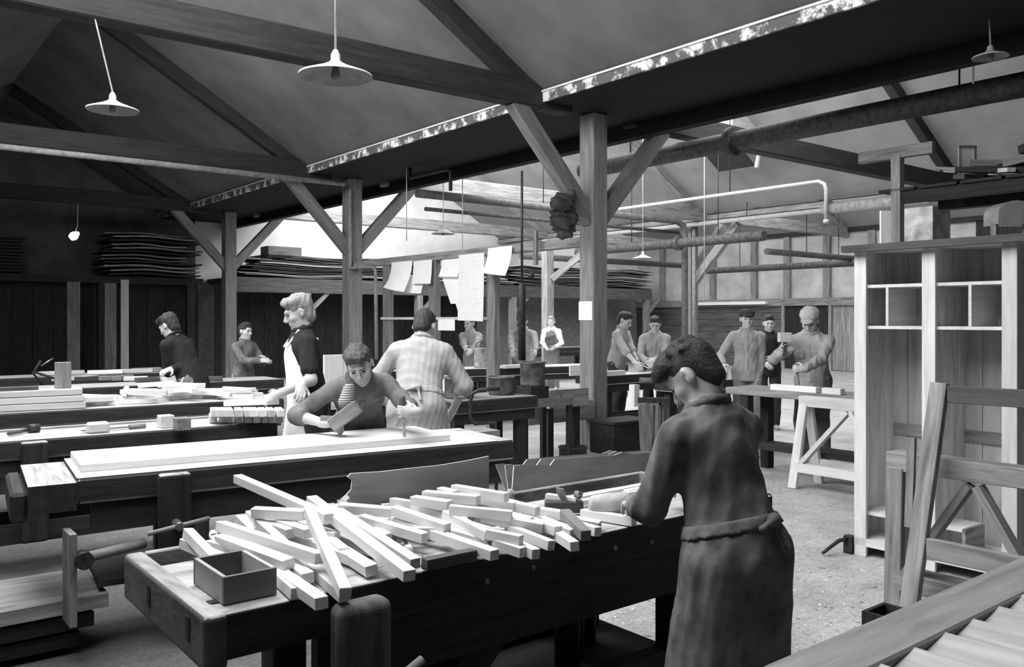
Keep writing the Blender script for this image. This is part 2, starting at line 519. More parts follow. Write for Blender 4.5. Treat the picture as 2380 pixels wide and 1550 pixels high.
# ------------------------------------------------------------------ posts with knee braces
pn = ('nearest grey timber post with two knee braces, a paper pinned on it',
      'middle timber post behind the chiselling boy, two knee braces on it', 'farthest dark timber post of the near row, at left')
for i, y in enumerate(POST_Y):
    s = 0.25 if i == 0 else 0.27
    t = thing('timber_post', (X_V1, y, 0), pn[i], 'post', 'posts under the valley')
    box('shaft', X_V1 - s / 2, X_V1 + s / 2, y - s / 2, y + s / 2, 0, 4.12, WP, t, c=0.012)
    bar('knee_brace', (X_V1 - .06, y, 2.80), (6.12, y, 4.10), 0.16, 0.2, WP, t, c=0.01)
    bar('knee_brace', (X_V1 + .06, y, 2.80), (8.66, y, 4.10), 0.16, 0.2, WP, t, c=0.01)
t = thing('timber_post', (X_V2, 14.6, 0), 'grey post of the far row with pipe and pale braces, above the boy', 'post')
box('shaft', X_V2 - .15, X_V2 + .15, 14.45, 14.75, 0, 4.12, WP, t, c=0.01)
bar('knee_brace', (X_V2, 14.5, 2.5), (X_V2, 13.1, 3.95), 0.16, 0.2, WMID, t)
bar('knee_brace', (X_V2 + .06, 14.6, 2.75), (18.9, 14.6, 4.1), 0.16, 0.18, WMID, t)
tube('down_pipe', [(X_V2 - .2, 14.3, 1.0), (X_V2 - .2, 14.3, 3.9)], 0.05, PIPE, t)
t = thing('timber_post', (12.9, 14.9, 0), 'pale slim post with slanting brace behind the drawing rail', 'post')
box('shaft', 12.8, 13.0, 14.8, 15.0, 0, 3.4, WMID, t)
bar('knee_brace', (12.95, 14.8, 2.5), (13.6, 13.9, 3.4), 0.12, 0.14, WMID, t)

# ------------------------------------------------------------------ pipes and ducts
def pipe(label, pts, r, m, flange=None, cat='pipe', name='pipe'):
    o = tube(name, pts, r, m, n=14)
    tag(o, label, cat)
    if flange:
        for (p, q) in flange:
            tube('flange', [p, q], r * 1.5, m, o, n=14)
    return o
pipe('pale grey pipe hung below the middle tie beam at left', [(0.5, 13.7, 3.98), (7.1, 13.7, 3.98)], 0.045, PIPE)
pipe('thick dark duct slanting across the right bay under the black valley', [(9.02, 1.5, 3.86), (9.02, 9.6, 3.86)], 0.125, PIPED, [(V(9.02, 6.75, 3.86), V(9.02, 6.85, 3.86))], 'duct', 'duct')
pipe('long dark pipe with a bright top running past the hanging tarpaulin', [(7.7, 12.25, 3.7), (14.3, 12.25, 3.7), (14.5, 12.25, 3.62), (14.55, 12.25, 3.4), (14.55, 12.25, 0.0)], 0.07, PIPEM)
pipe('thinner dark pipe under the long bright-topped one', [(7.9, 12.3, 3.46), (14.4, 12.3, 3.46)], 0.035, PIPED)
pipe('fat lagged pipe crossing behind the nearest post', [(14.1, 9.9, 3.2), (14.1, 15.2, 3.2)], 0.10, PIPED, [(V(14.1, 12.0, 3.2), V(14.1, 12.1, 3.2))])
pipe('low dark pipe running to the right of the far post', [(20.2, 9.0, 3.0), (20.2, 16.6, 3.0)], 0.09, PIPED)
pipe('dark pipe crossing low over the loft of boards', [(13.0, 16.0, 3.1), (19.4, 16.0, 3.1)], 0.075, PIPED)
pipe('dark pipe hung on rods in front of the plaster panels', [(16.6, 11.6, 3.12), (20.6, 11.6, 3.12)], 0.07, PIPED)
pipe('bright white pipe along the far eave', [(17.1, 10.45, 3.98), (17.1, 21.0, 3.98)], 0.055, PIPEW)
pipe('fat grey lagged pipe above the shelf unit', [(17.1, 3.0, 4.0), (17.1, 10.5, 4.0)], 0.12, PIPE, [(V(17.1, 10.3, 4.0), V(17.1, 10.4, 4.0))])
pipe('thin white pipe with a dropped end before the pale roof slope', [(11.85, 12.0, 3.7), (11.85, 7.35, 3.7), (11.85, 7.25, 3.65), (11.85, 7.22, 3.55), (11.85, 7.22, 3.1)], 0.028, PIPEW, [(V(11.85, 7.22, 3.1), V(11.85, 7.22, 3.05))])
pipe('thin pipe bent down beside the middle post', [(7.25, 13.75, 3.9), (7.25, 13.75, 2.5), (7.3, 13.0, 2.48), (7.3, 12.93, 2.42), (7.3, 12.9, 0.9)], 0.03, PIPE)
pipe('bent black pipe hanging under the dark valley', [(7.6, 12.3, 4.12), (7.6, 12.3, 3.95), (7.6, 11.2, 3.95), (7.6, 11.1, 3.9), (7.6, 11.1, 3.6)], 0.03, IRON)
def roof_z(x):
    if x < -1: return 4.1
    if x < RX1: return ZR1 - SLOPE * (RX1 - x)
    if x < X_E1: return ZR1 - SLOPE * (x - RX1)
    if x < X_E1B: return 4.12
    if x < RX2: return ZR2 - SLOPE * (RX2 - x)
    if x < X_E2: return ZR2 - SLOPE * (x - RX2)
    if x < X_E2B: return 4.12
    if x < RX3: return ZR3 - SLOPE * (RX3 - x)
    return ZR3 - SLOPE * (x - RX3)
for (x, y, z) in ((11.85, 9.0, 3.7), (14.1, 11.0, 3.2), (14.1, 13.4, 3.2), (18.2, 11.6, 3.12), (19.6, 11.6, 3.12), (20.2, 10.6, 3.0), (20.2, 15.0, 3.0), (9.02, 4.0, 3.86), (9.02, 8.6, 3.86), (17.1, 6.0, 4.0), (17.1, 12.5, 3.98), (15.0, 16.0, 3.1), (10.5, 12.25, 3.7)):
    tag(tube('hanger_rod', [(x, y, z), (x, y, roof_z(x) + .02)], 0.01, IRON, n=6), 'thin iron rod holding up an overhead pipe', 'rod', 'pipe hanger rods')
# ------------------------------------------------------------------ pendant lamps
def lamp(label, c, R, top, sway=0.0):
    c = Vector(c)
    t = thing('pendant_lamp', c, label, 'lamp', 'enamel pendant lamps')
    k = R / 0.21
    lathe('lamp_shade', c, [(0.028 * k, 0.075 * k), (0.05 * k, 0.07 * k), (0.09 * k, 0.05 * k), (R, 0.004), (R * 1.01, -0.006)], SHADE_TOP, t, 40)
    lathe('shade_lining', c, [(0.0, 0.062 * k), (0.085 * k, 0.043 * k), (R * 0.995, -0.004), (R * 1.01, -0.006)], SHADE_IN, t, 40)
    lathe('lamp_holder', c, [(0.0, 0.15 * k), (0.012, 0.15 * k), (0.02, 0.135 * k), (0.027, 0.12 * k), (0.027, 0.09 * k), (0.036, 0.08 * k), (0.036, 0.07 * k)], SHADE_TOP, t, 16)
    lathe('bulb', c, [(0.0, -0.03), (0.02, -0.025), (0.03, 0.0), (0.02, 0.04), (0.012, 0.06)], SHADE_IN, t, 12)
    top = Vector(top); top += (top - c) * 0.0
    zr_ = roof_z(top.x) - .02
    top = c + (top - c) * ((zr_ - c.z) / (top.z - c.z))
    tube('cord', [c + V(0, 0, 0.15 * k), top], 0.007, SHADE_TOP, t, n=6)
    return t
c = at(780, 176, 4.95); lamp('large enamel lamp nearest the viewer, above the workpiece bench', c, 0.21, c + V(0.0, 0, 2.0))
c = at(262, 255, 7.0); lamp('enamel lamp at upper left with its cord pulled aside', c, 0.2, at(213, 38, 7.0))
c = at(1030, 543, 14.5); lamp('small pale enamel lamp above the row of hanging papers', c, 0.2, c + V(0, 0, 2.2))
c = at(1494, 600, 17.5); lamp('small white enamel lamp to the right of the nearest post', c, 0.2, c + V(0, 0, 2.6))
c = at(2302, 132, 7.2); lamp('white lamp at upper right under the black valley', c, 0.14, c + V(-0.1, 0, 1.5))
for (px, y0, y1, d) in ((945, 475, 560, 14.0), (1075, 470, 600, 14.2), (2262, 120, 195, 8.2), (1637, 600, 690, 15.0)):
    pc_ = at(px, y1, d)
    tag(tube('hanging_cord', [V(pc_.x, pc_.y, roof_z(pc_.x) + .04), pc_], 0.008, SHADE_TOP, n=6), 'loose pale cord hanging from the roof, no lamp on it', 'cord', 'loose hanging cords')
bl = thing('glowing_bulb', at(172, 548, 18.2), 'bright bare bulb under the dark valley at far left', 'bulb')
GLOW = bpy.data.materials.new('lit_bulb'); GLOW.use_nodes = True
GLOW.node_tree.nodes['Principled BSDF'].inputs['Emission Color'].default_value = (1, 1, 1, 1)
GLOW.node_tree.nodes['Principled BSDF'].inputs['Emission Strength'].default_value = 2.5
lathe('bulb_glass', at(172, 548, 18.2), [(0, -.1), (.06, -.09), (.09, -.03), (.085, .03), (.045, .09), (.03, .12)], GLOW, bl, 16, M=Matrix.Rotation(0.9, 4, 'Y'))
tube('bulb_cord', [at(172, 548, 18.2), at(180, 525, 18.2), V(at(183, 505, 18.2).x, 20.07, 4.06)], 0.012, SHADE_TOP, bl, n=6)

# ------------------------------------------------------------------ roof hatch with a lit pane in the second bay
hp = V(14.8, 11.3, 5.55)
h = thing('roof_hatch', hp, 'pale boxed roof hatch with open flap in the second bay', 'hatch')
box('hatch_side', hp.x - .45, hp.x + .45, hp.y - .5, hp.y - .45, hp.z - .35, hp.z + .3, WLT, h)
box('hatch_side', hp.x - .45, hp.x + .45, hp.y + .45, hp.y + .5, hp.z - .35, hp.z + .3, WLT, h)
box('hatch_end', hp.x - .5, hp.x - .45, hp.y - .5, hp.y + .5, hp.z - .2, hp.z + .35, WLT, h)
bar('flap', hp + V(-.4, 0, -.3), hp + V(.3, 0, -.75), 0.9, 0.04, WD, h)
bar('flap_strut', hp + V(.45, -.5, -.3), hp + V(.3, -.5, -.8), 0.06, 0.06, WPALE, h)

# ------------------------------------------------------------------ loft of boards along the end wall
lf = thing('board_loft', (15, 21.3, 0), 'long loft platform on posts under the bright end wall', 'loft')
LOFTW = mat('grimy_loft_beam', 0.09, lo=0.6, hi=1.4)
box('front_beam', 7.7, 22.6, 20.5, 20.7, 2.25, 2.62, LOFTW, lf)
box('deck', 7.7, 22.6, 20.7, Y_BACK - .02, 2.52, 2.62, WD, lf)
for x in (9.6, 13.0, 16.4, 19.8, 22.4):
    box('post', x - .09, x + .09, 20.5, 20.68, 0, 2.25, WMID, lf)
    bar('strut', (x + .05, 20.59, 1.75), (x + .6, 20.59, 2.27), 0.1, 0.1, WMID, lf)
for x0, x1 in ((7.7, 16.0),):
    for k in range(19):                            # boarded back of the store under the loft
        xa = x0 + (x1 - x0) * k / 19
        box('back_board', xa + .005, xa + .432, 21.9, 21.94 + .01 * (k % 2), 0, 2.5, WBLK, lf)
WAV = mat('loose_lumber', 0.14, lo=0.5, hi=1.7)
WAVL = mat('pale_loose_lumber', 0.6, lo=0.8, hi=1.2)
def warped(name, x0, x1, y0, y1, z, t, bend, m, label, group, seed):
    rnd = random.Random(seed)
    n = 12
    hp_ = random.Random(seed // 100)
    ph, fr = hp_.uniform(0, 6) + rnd.uniform(-.15, .15), hp_.uniform(2.5, 4)
    xs = [x0 + (x1 - x0) * i / n for i in range(n + 1)]
    dz = [bend * math.sin(ph + fr * i / n * 2) for i in range(n + 1)]
    cx, cy = (x0 + x1) / 2, (y0 + y1) / 2
    v, f = [], []
    for i in range(n + 1):
        for (yy, zz) in ((y0, 0), (y1, 0), (y1, t), (y0, t)):
            v.append((xs[i] - cx, yy - cy, dz[i] + zz))
    for i in range(n):
        for k in range(4):
            k2 = (k + 1) % 4
            f.append((i * 4 + k, i * 4 + k2, i * 4 + 4 + k2, i * 4 + 4 + k))
    f += [(3, 2, 1, 0), (n * 4, n * 4 + 1, n * 4 + 2, n * 4 + 3)]
    return tag(mesh_obj(name, v, f, m, M=Matrix.Translation((cx, cy, z))), label, 'board', group)
rnd = random.Random(3)
for (xa, xb, top, lab) in ((8.1, 12.2, 0.55, 'left'), (12.3, 16.2, 0.5, 'middle'), (16.3, 19.6, 0.6, 'right'), (19.4, 22.6, 0.62, 'end')):
    nb = 13
    for k in range(nb):
        z = 2.66 + top * k / nb
        x0, x1 = xa + rnd.uniform(-.3, .25), xb + rnd.uniform(-.35, .3)
        if k > nb - 4: x0 += rnd.uniform(0, 1.0)
        warped('loose_board', x0, x1, 20.5 + rnd.uniform(-.12, .15), 21.5 + rnd.uniform(-.2, .5), z, 0.02, 0.025, WAVL if rnd.random() < .3 else WAV,
               'thin warped board in the %s heap on the long loft' % lab, 'boards heaped on the loft', k + int(xa) * 100)
tag(bar('crate', (8.6, 20.9, 3.28), (9.5, 20.9, 3.28), 0.5, 0.3, WMID, c=0.01), 'grey box lying on the left end of the board heap', 'box')

# ------------------------------------------------------------------ far left wall: shelf, timber, store cupboards
sh = thing('wall_shelf', (4, 21.9, 2.4), 'long dark shelf along the dim end wall at left', 'shelf')
box('shelf_board', -3, 7.2, 21.3, Y_BACK, 2.42, 2.58, WD, sh)
for x in (1.6, 4.9, 6.9):
    box('bracket_post', x - .09, x + .09, 21.3, 21.48, 0, 2.42, WD, sh)
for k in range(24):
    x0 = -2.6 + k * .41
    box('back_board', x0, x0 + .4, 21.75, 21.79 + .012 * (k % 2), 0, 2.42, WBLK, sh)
def leaning(px, y0, y1, w, d, m, label, lean=0.0):
    a, b = at(px, y1, d), at(px + lean, y0, d)
    a.z = 0.0
    return tag(bar('leaning_board', a, b, w, 0.04, m, up=(-FW.x, -FW.y, 0)), label, 'board')
leaning(171, 655, 905, 0.26, 18.5, WMID, 'wide grey board standing at the far left wall')
leaning(257, 658, 905, 0.24, 19.3, WMID, 'dim board standing between two brighter ones at far left')
leaning(290, 650, 905, 0.15, 18.0, WLT, 'bright narrow post-like board standing at far left')
for k in range(11):
    z = 2.62 + k * .072
    tag(box('stacked_plank', 2.0 + rnd.uniform(-.1, .05), 3.3 + rnd.uniform(-.08, .08), 21.35, 22.2, z, z + .05, WD),
        'dark plank in the neat stack on the left end of the shelf', 'plank', 'planks stacked on the shelf')
for k in range(12):
    z = 2.62 + k * .085
    warped('stacked_plank', 5.0 + rnd.uniform(-.22, .1), 6.9 + rnd.uniform(-.2, .2), 21.0 + rnd.uniform(-.2, .1), 22.1, z, .035, .022, WMID if k % 3 else WD,
           'rough plank in the untidy stack on the shelf behind the bulb', 'untidy planks on the shelf', 50 + k)
# ================================================================== workbenches
BT = 0.85
def bench(label, x, y, L, W, rz=0.0, top=WB, body=WBD, tray=0.0, vise=None, thick=0.12, apron=0.0, ztop=BT, legs=(0.14, 0.86), end_vise=False, stretch=True):
    """local x along the front edge, y towards the back"""
    t = thing('workbench', (x, y, 0), label, 'workbench', 'joiner workbenches', rz)
    B = lambda n, *a, **k: box(n, *a, par=t, world=False, **k)
    if tray > 0:
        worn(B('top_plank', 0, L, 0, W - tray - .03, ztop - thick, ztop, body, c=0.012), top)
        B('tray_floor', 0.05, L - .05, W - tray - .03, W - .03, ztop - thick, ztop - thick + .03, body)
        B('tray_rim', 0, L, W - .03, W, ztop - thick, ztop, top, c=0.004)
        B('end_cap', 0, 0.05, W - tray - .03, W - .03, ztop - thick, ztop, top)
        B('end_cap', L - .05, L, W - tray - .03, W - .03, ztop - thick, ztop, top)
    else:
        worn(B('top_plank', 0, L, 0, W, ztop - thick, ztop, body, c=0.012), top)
    if apron:
        B('apron', 0.06, L - .02, 0.03, 0.07, ztop - thick - apron, ztop - thick, body)
    for fx in legs:
        for (ya, yb) in ((0.06, 0.16), (W - .18, W - .08)):
            B('leg', fx * L - .05, fx * L + .05, ya, yb, 0, ztop - thick, body, c=0.006)
        B('cross_rail', fx * L - .035, fx * L + .035, 0.16, W - .18, 0.12, 0.22, body)
    if stretch:
        for yy in (0.08, W - .14):
            B('stretcher', legs[0] * L + .05, legs[1] * L - .05, yy, yy + .05, 0.2, 0.32, body)
    if vise is not None:
        worn(B('vise_jaw', vise - .075, vise + .075, -.085, -.012, ztop - .62, ztop - .005, body), top)
        rounded(t.children[-1], .018)
        vs = tube('vise_screw', [(vise, -.18, ztop - .24), (vise, 0.05, ztop - .24)], 0.022, STEEL, t, world=False)
        tube('vise_handle', [(vise - .14, -.16, ztop - .26), (vise + .14, -.16, ztop - .22)], 0.011, WMID, vs, world=False)
        vs2 = vs.children[0]; vs2.matrix_basis = vs.matrix_basis.inverted() @ vs2.matrix_basis
    return t
JAW = mat('battered_vise_wood', 0.12, lo=0.3, hi=1.6, scale=8, stretch=3, bump=0.6)
# --- the foreground bench
bA = thing('workbench', (1.9, 2.5, 0), 'dark foreground workbench heaped with pale sticks', 'workbench', 'joiner workbenches')
X0, X1, YF, YB = 0.74, 3.12, 2.15, 2.90
WBA = mat('scarred_bench_wood', 0.42, lo=0.35, hi=1.35, scale=9, stretch=4, bump=0.7)
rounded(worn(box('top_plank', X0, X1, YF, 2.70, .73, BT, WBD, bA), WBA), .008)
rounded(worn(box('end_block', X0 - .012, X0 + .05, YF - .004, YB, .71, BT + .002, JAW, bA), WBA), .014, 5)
box('tray_floor', X0 + .05, X1, 2.70, 2.87, .73, .765, WBD, bA)
box('tray_rim', X0 + .05, X1, 2.87, YB, .73, BT, WBA, bA, c=0.004)
box('end_cap', X1 - .05, X1, 2.70, 2.87, .73, BT, WBA, bA)
box('apron', X0 + .3, X1 - .1, YF + .012, YF + .05, .56, .73, WBD, bA)
box('back_apron', X0 + .3, X1 - .1, 2.82, 2.86, .58, .73, WBD, bA)
for x in (1.22, 2.62):
    for (ya, yb) in ((2.2, 2.31), (2.74, 2.85)):
        box('leg', x - .06, x + .06, ya, yb, 0, .73, WBD, bA, c=0.006)
    box('cross_rail', x - .035, x + .035, 2.31, 2.74, .14, .24, WBD, bA)
bar('brace', (1.3, 2.25, .15), (1.75, 2.25, .62), 0.04, 0.12, WBD, bA)
bar('brace', (2.55, 2.8, .15), (2.25, 2.8, .62), 0.04, 0.12, WBD, bA)
box('stretcher', 1.28, 2.56, 2.22, 2.28, .2, .32, WBD, bA)
box('stretcher', 1.28, 2.56, 2.78, 2.84, .2, .32, WBD, bA)
box('shelf', 1.2, 2.7, 2.28, 2.78, .22, .25, WBD, bA)
rounded(box('vise_jaw', 1.035, 1.195, YF - .14, YF - .055, .42, .845, JAW, bA), .03, 6)
tube('vise_screw', [(1.115, YF - .2, .62), (1.115, YF + .05, .62)], .024, STEEL, bA)
tube('vise_handle', [(.98, YF - .19, .56), (1.25, YF - .19, .68)], .012, WMID, bA)
box('vise_jaw', 3.13, 3.2, 2.2, 2.45, .7, .84, WBD, bA, c=.01)
box('painted_dog_slot', .775, .806, 2.245, 2.275, .84, BT + .0035, WBLK, bA)  # black insets paint the shade of slots that are not cut
for (ya, za) in ((2.62, .76), (2.27, .765)):
    box('painted_dog_slot', X0 - .0145, X0 - .005, ya - .014, ya + .014, za, za + .06, WBLK, bA)
for k in range(7):
    x = 1.42 + k * .19
    tube('peg_hole', [(x, YF - .003, .785 - .01 * (k % 2)), (x, YF + .004, .785 - .01 * (k % 2))], .009, WMID if k % 3 else WBLK, bA, n=8)
# --- rows behind it
RZB = -math.atan2(0.26, 2.4)
bB = bench('workbench under the long pale board, behind the foreground bench', 0.9, 4.39, 2.42, 0.7, RZB, vise=0.42, apron=.14, legs=(.2, .85))
worn(box('end_vise', -.2, .0, .02, .72, .70, .83, WBD, bB, world=False), WB)
rounded(bB.children[-1], .02)
box('end_vise_jaw', -.27, -.2, .05, .7, .66, .8, WBD, bB, c=.02, world=False)
box('back_beam', 0.2, 2.62, .5, .66, .6, .84, WMID, bB, world=False)
box('lower_shelf', .1, 2.2, .1, .62, .30, .33, WBD, bB, world=False)
bC = bench('long workbench behind the pale board, small blocks and sticks on it', -1.2, 6.05, 3.75, 0.68, -0.03, vise=2.18, apron=.14, tray=.14)
bD = bench('third workbench from the front, with the big heap of sticks', -0.6, 7.85, 3.95, 0.66, -0.05, apron=.14)
bE = bench('workbench in front of the bent man in dark shirt', 0.2, 10.15, 4.2, 0.66, -0.02, apron=.12)
bF = bench('rearmost cluttered bench of the left rows', 0.6, 12.3, 3.6, 0.66, 0.0, apron=.12)
bG = bench('bench carrying the glue pots in front of the rail of papers', 4.35, 6.35, 1.03, 0.62, 0.0, apron=.1, top=WMID, body=WD)
bH = bench('bench before the two men right of the nearest post', 7.75, 7.98, 2.1, 0.42, 0.0, top=WLT, apron=.1)
bI = bench('bench with a bright top behind the glue stove', 7.25, 10.35, 3.0, 0.6, -0.2, top=WPALE, apron=.08)
bJ = bench('bench behind the tall boy in the white apron', 4.9, 10.4, 2.2, 0.6, 0.1, top=WLT, apron=.1)
bK = bench('bench beside the man in the cap and pale overalls', 7.75, 6.55, 0.95, 0.45, 0.0, top=WLT, apron=.1)
bM = bench('far bench in front of the brick wall', 13.4, 16.4, 2.6, 0.6, 0.0, top=WMID, apron=.1)

# ================================================================== things on the foreground bench
bx = thing('open_box', (.87, 2.325, BT), 'small open-topped grey wooden box on the bench corner', 'box')
BOXW = mat('grey_box_wood', 0.16, lo=0.7, hi=1.3)
BOXL = mat('pale_box_wood', 0.4, lo=0.8, hi=1.2)
bz0, bz1 = BT + .003, BT + .075
box('front_side', .80, .945, 2.212, 2.224, bz0, bz1, BOXW, bx)
box('back_side', .80, .945, 2.436, 2.448, bz0, bz1, BOXW, bx)
box('left_side', .80, .811, 2.224, 2.436, bz0, bz1, BOXL, bx)
box('right_side', .934, .945, 2.224, 2.436, bz0, bz1, BOXL, bx)
box('bottom', .811, .934, 2.224, 2.436, bz0, bz0 + .008, BOXW, bx)
tag(bar('pencil', (.83, 2.27, BT + .022), (.925, 2.285, BT + .022), .009, .009, BOXL), 'thin rod lying in the open grey box', 'rod')

STICK_L = 'pale square-cut stick in the jumbled pile on the foreground bench'
def stick(p, q, m=WPALE, w=.034, h=.032, label=STICK_L, group='sticks on the foreground bench', roll=0.0, cat='stick', name='wood_stick'):
    return tag(bar(name, p, q, w, h, m, c=.0015, roll=roll), label, cat, group)
def lay(l): return BT + .019 + l * .034
# (px, py, layer) of both ends
ST = [
 (552, 1112, 3.2, 765, 1205, 2.6, 'long pale stick jutting out behind the foreground bench at upper left of the pile'),
 (724, 1162, 3.0, 952, 1338, 0.8, 'longest pale stick, reaching over the front edge right of the open box'),
 (771, 1182, 2.2, 966, 1310, 0.4, None),
 (840, 1206, 1.6, 988, 1250, 1.0, None),
 (786, 1180, 2.4, 910, 1190, 2.0, None),
 (718, 1188, 3.6, 803, 1380, 1.2, 'steep pale stick lying crosswise on top of the others by the box'),
 (726, 1320, 0.0, 800, 1385, 0.0, None),
 (512, 1222, 1.8, 745, 1298, 1.6, 'pale stick with a dark end pointing at the open box, second layer'),
 (512, 1252, 0.9, 672, 1312, 1.0, None),
 (596, 1296, 0.0, 748, 1402, 0.3, 'pale stick overhanging the front edge just left of the vise'),
 (436, 1238, 1.2, 505, 1310, 0.2, 'short pale stick leaning behind the open box at the bench end'),
 (428, 1262, 0.2, 560, 1320, 0.1, None),
 (556, 1206, 1.4, 590, 1240, 0.6, None),
 (580, 1196, 1.8, 660, 1268, 0.8, None),
 (588, 1190, 2.6, 708, 1196, 2.6, 'level pale stick with dark end at the left of the heap'),
 (614, 1216, 1.4, 676, 1240, 1.2, None),
 (650, 1216, 1.6, 718, 1240, 1.4, None),
 (745, 1240, 0.6, 800, 1285, 0.4, None),
 (800, 1285, 0.2, 864, 1326, 0.2, None),
 (640, 1284, 0.4, 716, 1344, 0.2, None),
 (486, 1266, 0.2, 600, 1296, 0.1, None),
 (640, 1335, 0.0, 690, 1380, 0.0, None),
 (916, 1186, 2.2, 1040, 1228, 1.4, 'pale stick at the middle gap of the pile, second layer'),
 (922, 1212, 1.0, 1150, 1290, 0.3, 'pale stick running past the dark bar to the front edge'),
 (868, 1236, 0.8, 900, 1252, 0.6, None),
 (1035, 1196, 1.6, 1136, 1246, 1.0, None),
 (960, 1162, 2.2, 1046, 1174, 2.2, None),
 (986, 1150, 2.6, 1112, 1162, 2.6, None),
 (1022, 1142, 2.8, 1060, 1150, 2.8, None),
 (1054, 1136, 3.2, 1178, 1156, 3.0, 'topmost pale stick of the heap before the veneer sheets'),
 (1045, 1184, 2.4, 1190, 1198, 2.0, None),
 (1100, 1182, 1.4, 1234, 1214, 1.0, None),
 (1133, 1240, 1.2, 1212, 1256, 1.0, None),
 (1180, 1228, 0.6, 1282, 1268, 0.2, None),
 (1230, 1212, 0.8, 1298, 1234, 0.6, None),
 (1216, 1184, 1.2, 1326, 1200, 1.0, None),
 (1256, 1210, 0.4, 1334, 1240, 0.2, None),
 (1295, 1243, 0.1, 1336, 1270, 0.1, None),
 (1150, 1262, 0.4, 1216, 1284, 0.1, None),
 (1190, 1262, 0.2, 1246, 1288, 0.0, None),
 (1000, 1222, 0.6, 1140, 1262, 0.2, None),
 (1080, 1150, 2.2, 1200, 1176, 1.8, None),
 (1135, 1160, 2.0, 1250, 1188, 1.6, None),
 (1120, 1200, 1.8, 1262, 1226, 0.8, None),
 (1290, 1202, 0.4, 1395, 1222, 0.0, None),
 (1270, 1156, 1.2, 1340, 1166, 1.0, None),
 (1354, 1192, 0.0, 1474, 1212, 0.0, None),
 (1320, 1216, 0.0, 1390, 1236, 0.0, None),
 (1370, 1180, 0.2, 1440, 1192, 0.1, None),
 (660, 1240, 0.2, 820, 1300, 0.2, None),
 (700, 1220, 0.2, 870, 1280, 0.2, None),
 (800, 1200, 0.4, 930, 1250, 0.3, None),
 (860, 1190, 0.3, 1000, 1236, 0.2, None),
 (960, 1180, 1.0, 1080, 1214, 0.8, None),
 (1010, 1166, 1.4, 1130, 1196, 1.0, None),
 (1060, 1214, 0.2, 1180, 1250, 0.1, None),
]
rnd = random.Random(11)
for (xa, ya, la, xb, yb, lb, lab) in ST:
    s = stick(on(xa, ya, lay(la)), on(xb, yb, lay(lb)), w=.034 + rnd.uniform(-.004, .004), roll=rnd.uniform(-.12, .12), label=lab or STICK_L)
for i in range(26):                                  # the rest of the heap, under and between the sticks above
    px, py = rnd.uniform(660, 1290), rnd.uniform(1175, 1240)
    if px < 900 and py < 1195: py += 25
    p = on(px, py, lay(rnd.choice((0, 0, .9))))
    a = rnd.gauss(-.9, .35)
    d = V(math.cos(a), math.sin(a), 0) * rnd.uniform(.08, .17)
    if not (YF + .02 < p.y - abs(d.y) and p.y + abs(d.y) < YB): continue
    stick(p - d, p + d, w=.033, roll=rnd.uniform(-.1, .1))
WDK = mat('oiled_dark_wood', 0.08, lo=0.6, hi=1.5)
stick(on(986, 1312, lay(.1)), on(1102, 1288, lay(.1)), WDK, .036, .034, 'dark wooden bar lying among the pale sticks near the front edge', None, cat='bar', name='wooden_bar')
stick(on(1312, 1194, lay(1.3)), on(1362, 1245, lay(.5)), mat('brown_handle', .22, lo=.6, hi=1.3), .036, .036, 'brown rounded handle-like stick slanting over the pile by the boy', None, cat='stick', name='rounded_stick')
for i, (a, b) in enumerate((((1332, 1160), (1530, 1122)), ((1345, 1168), (1532, 1135)), ((1455, 1144), (1560, 1122)))):
    stick(on(a[0], a[1], BT + .02 + .004 * i), on(b[0], b[1], BT + .02 + .004 * i), WPALE, .03, .018, 'long thin pale lath reaching under the boy at the bench back', 'laths beside the boy')
# wooden plane lying flat, dark, beside the mallet
pl = thing('hand_plane', on(1320, 1178, BT), 'dark flat wooden plane behind the brown handle', 'plane')
p0, p1 = on(1266, 1176, BT + .035), on(1355, 1176, BT + .035)
bar('plane_body', p0, p1, .05, .045, WDK, pl, c=.006)
bar('plane_iron', (p0 + p1) / 2 + V(0, 0, .01), (p0 + p1) / 2 + V(-.02, 0, .07), .04, .008, STEEL, pl)
# mallet under the boy's hand
mh = mat('mallet_wood', 0.45, lo=.7, hi=1.2)
mk = thing('carving_mallet', on(1410, 1180, BT), 'thick tapered wooden mallet beside the boy sleeve', 'mallet')
ma, mb = on(1368, 1172, BT + .055), on(1462, 1172, BT + .055)
tube('mallet_head', [ma, ma.lerp(mb, .08), ma.lerp(mb, .45), ma.lerp(mb, .97), mb], [.022, .032, .042, .046, .04], mh, mk, n=18)
tube('mallet_grip', [mb, mb + (mb - ma).normalized() * .12], .016, mh, mk)
# shavings
def shaving(c, r, turns, w, label, group, seed, m=WPALE):
    rn = random.Random(seed)
    v, f = [], []
    n = 22
    ax = Vector((rn.uniform(-1, 1), rn.uniform(-1, 1), rn.uniform(-.2, .2))).normalized()
    e1 = ax.orthogonal().normalized(); e2 = ax.cross(e1)
    for i in range(n + 1):
        a = turns * 2 * math.pi * i / n
        rr = r * (1 - .4 * i / n)
        p = e1 * math.cos(a) * rr + e2 * math.sin(a) * rr + ax * (w * .6 * i / n)
        v += [p - ax * w / 2, p + ax * w / 2, p + ax * w / 2 + (e1 * math.cos(a) + e2 * math.sin(a)) * .001, p - ax * w / 2 + (e1 * math.cos(a) + e2 * math.sin(a)) * .001]
    for i in range(n):
        for k in range(4):
            f.append((4 * i + k, 4 * i + (k + 1) % 4, 4 * i + 4 + (k + 1) % 4, 4 * i + 4 + k))
    return tag(mesh_obj('wood_shaving', v, f, m, M=Matrix.Translation(c)), label, 'shaving', group)
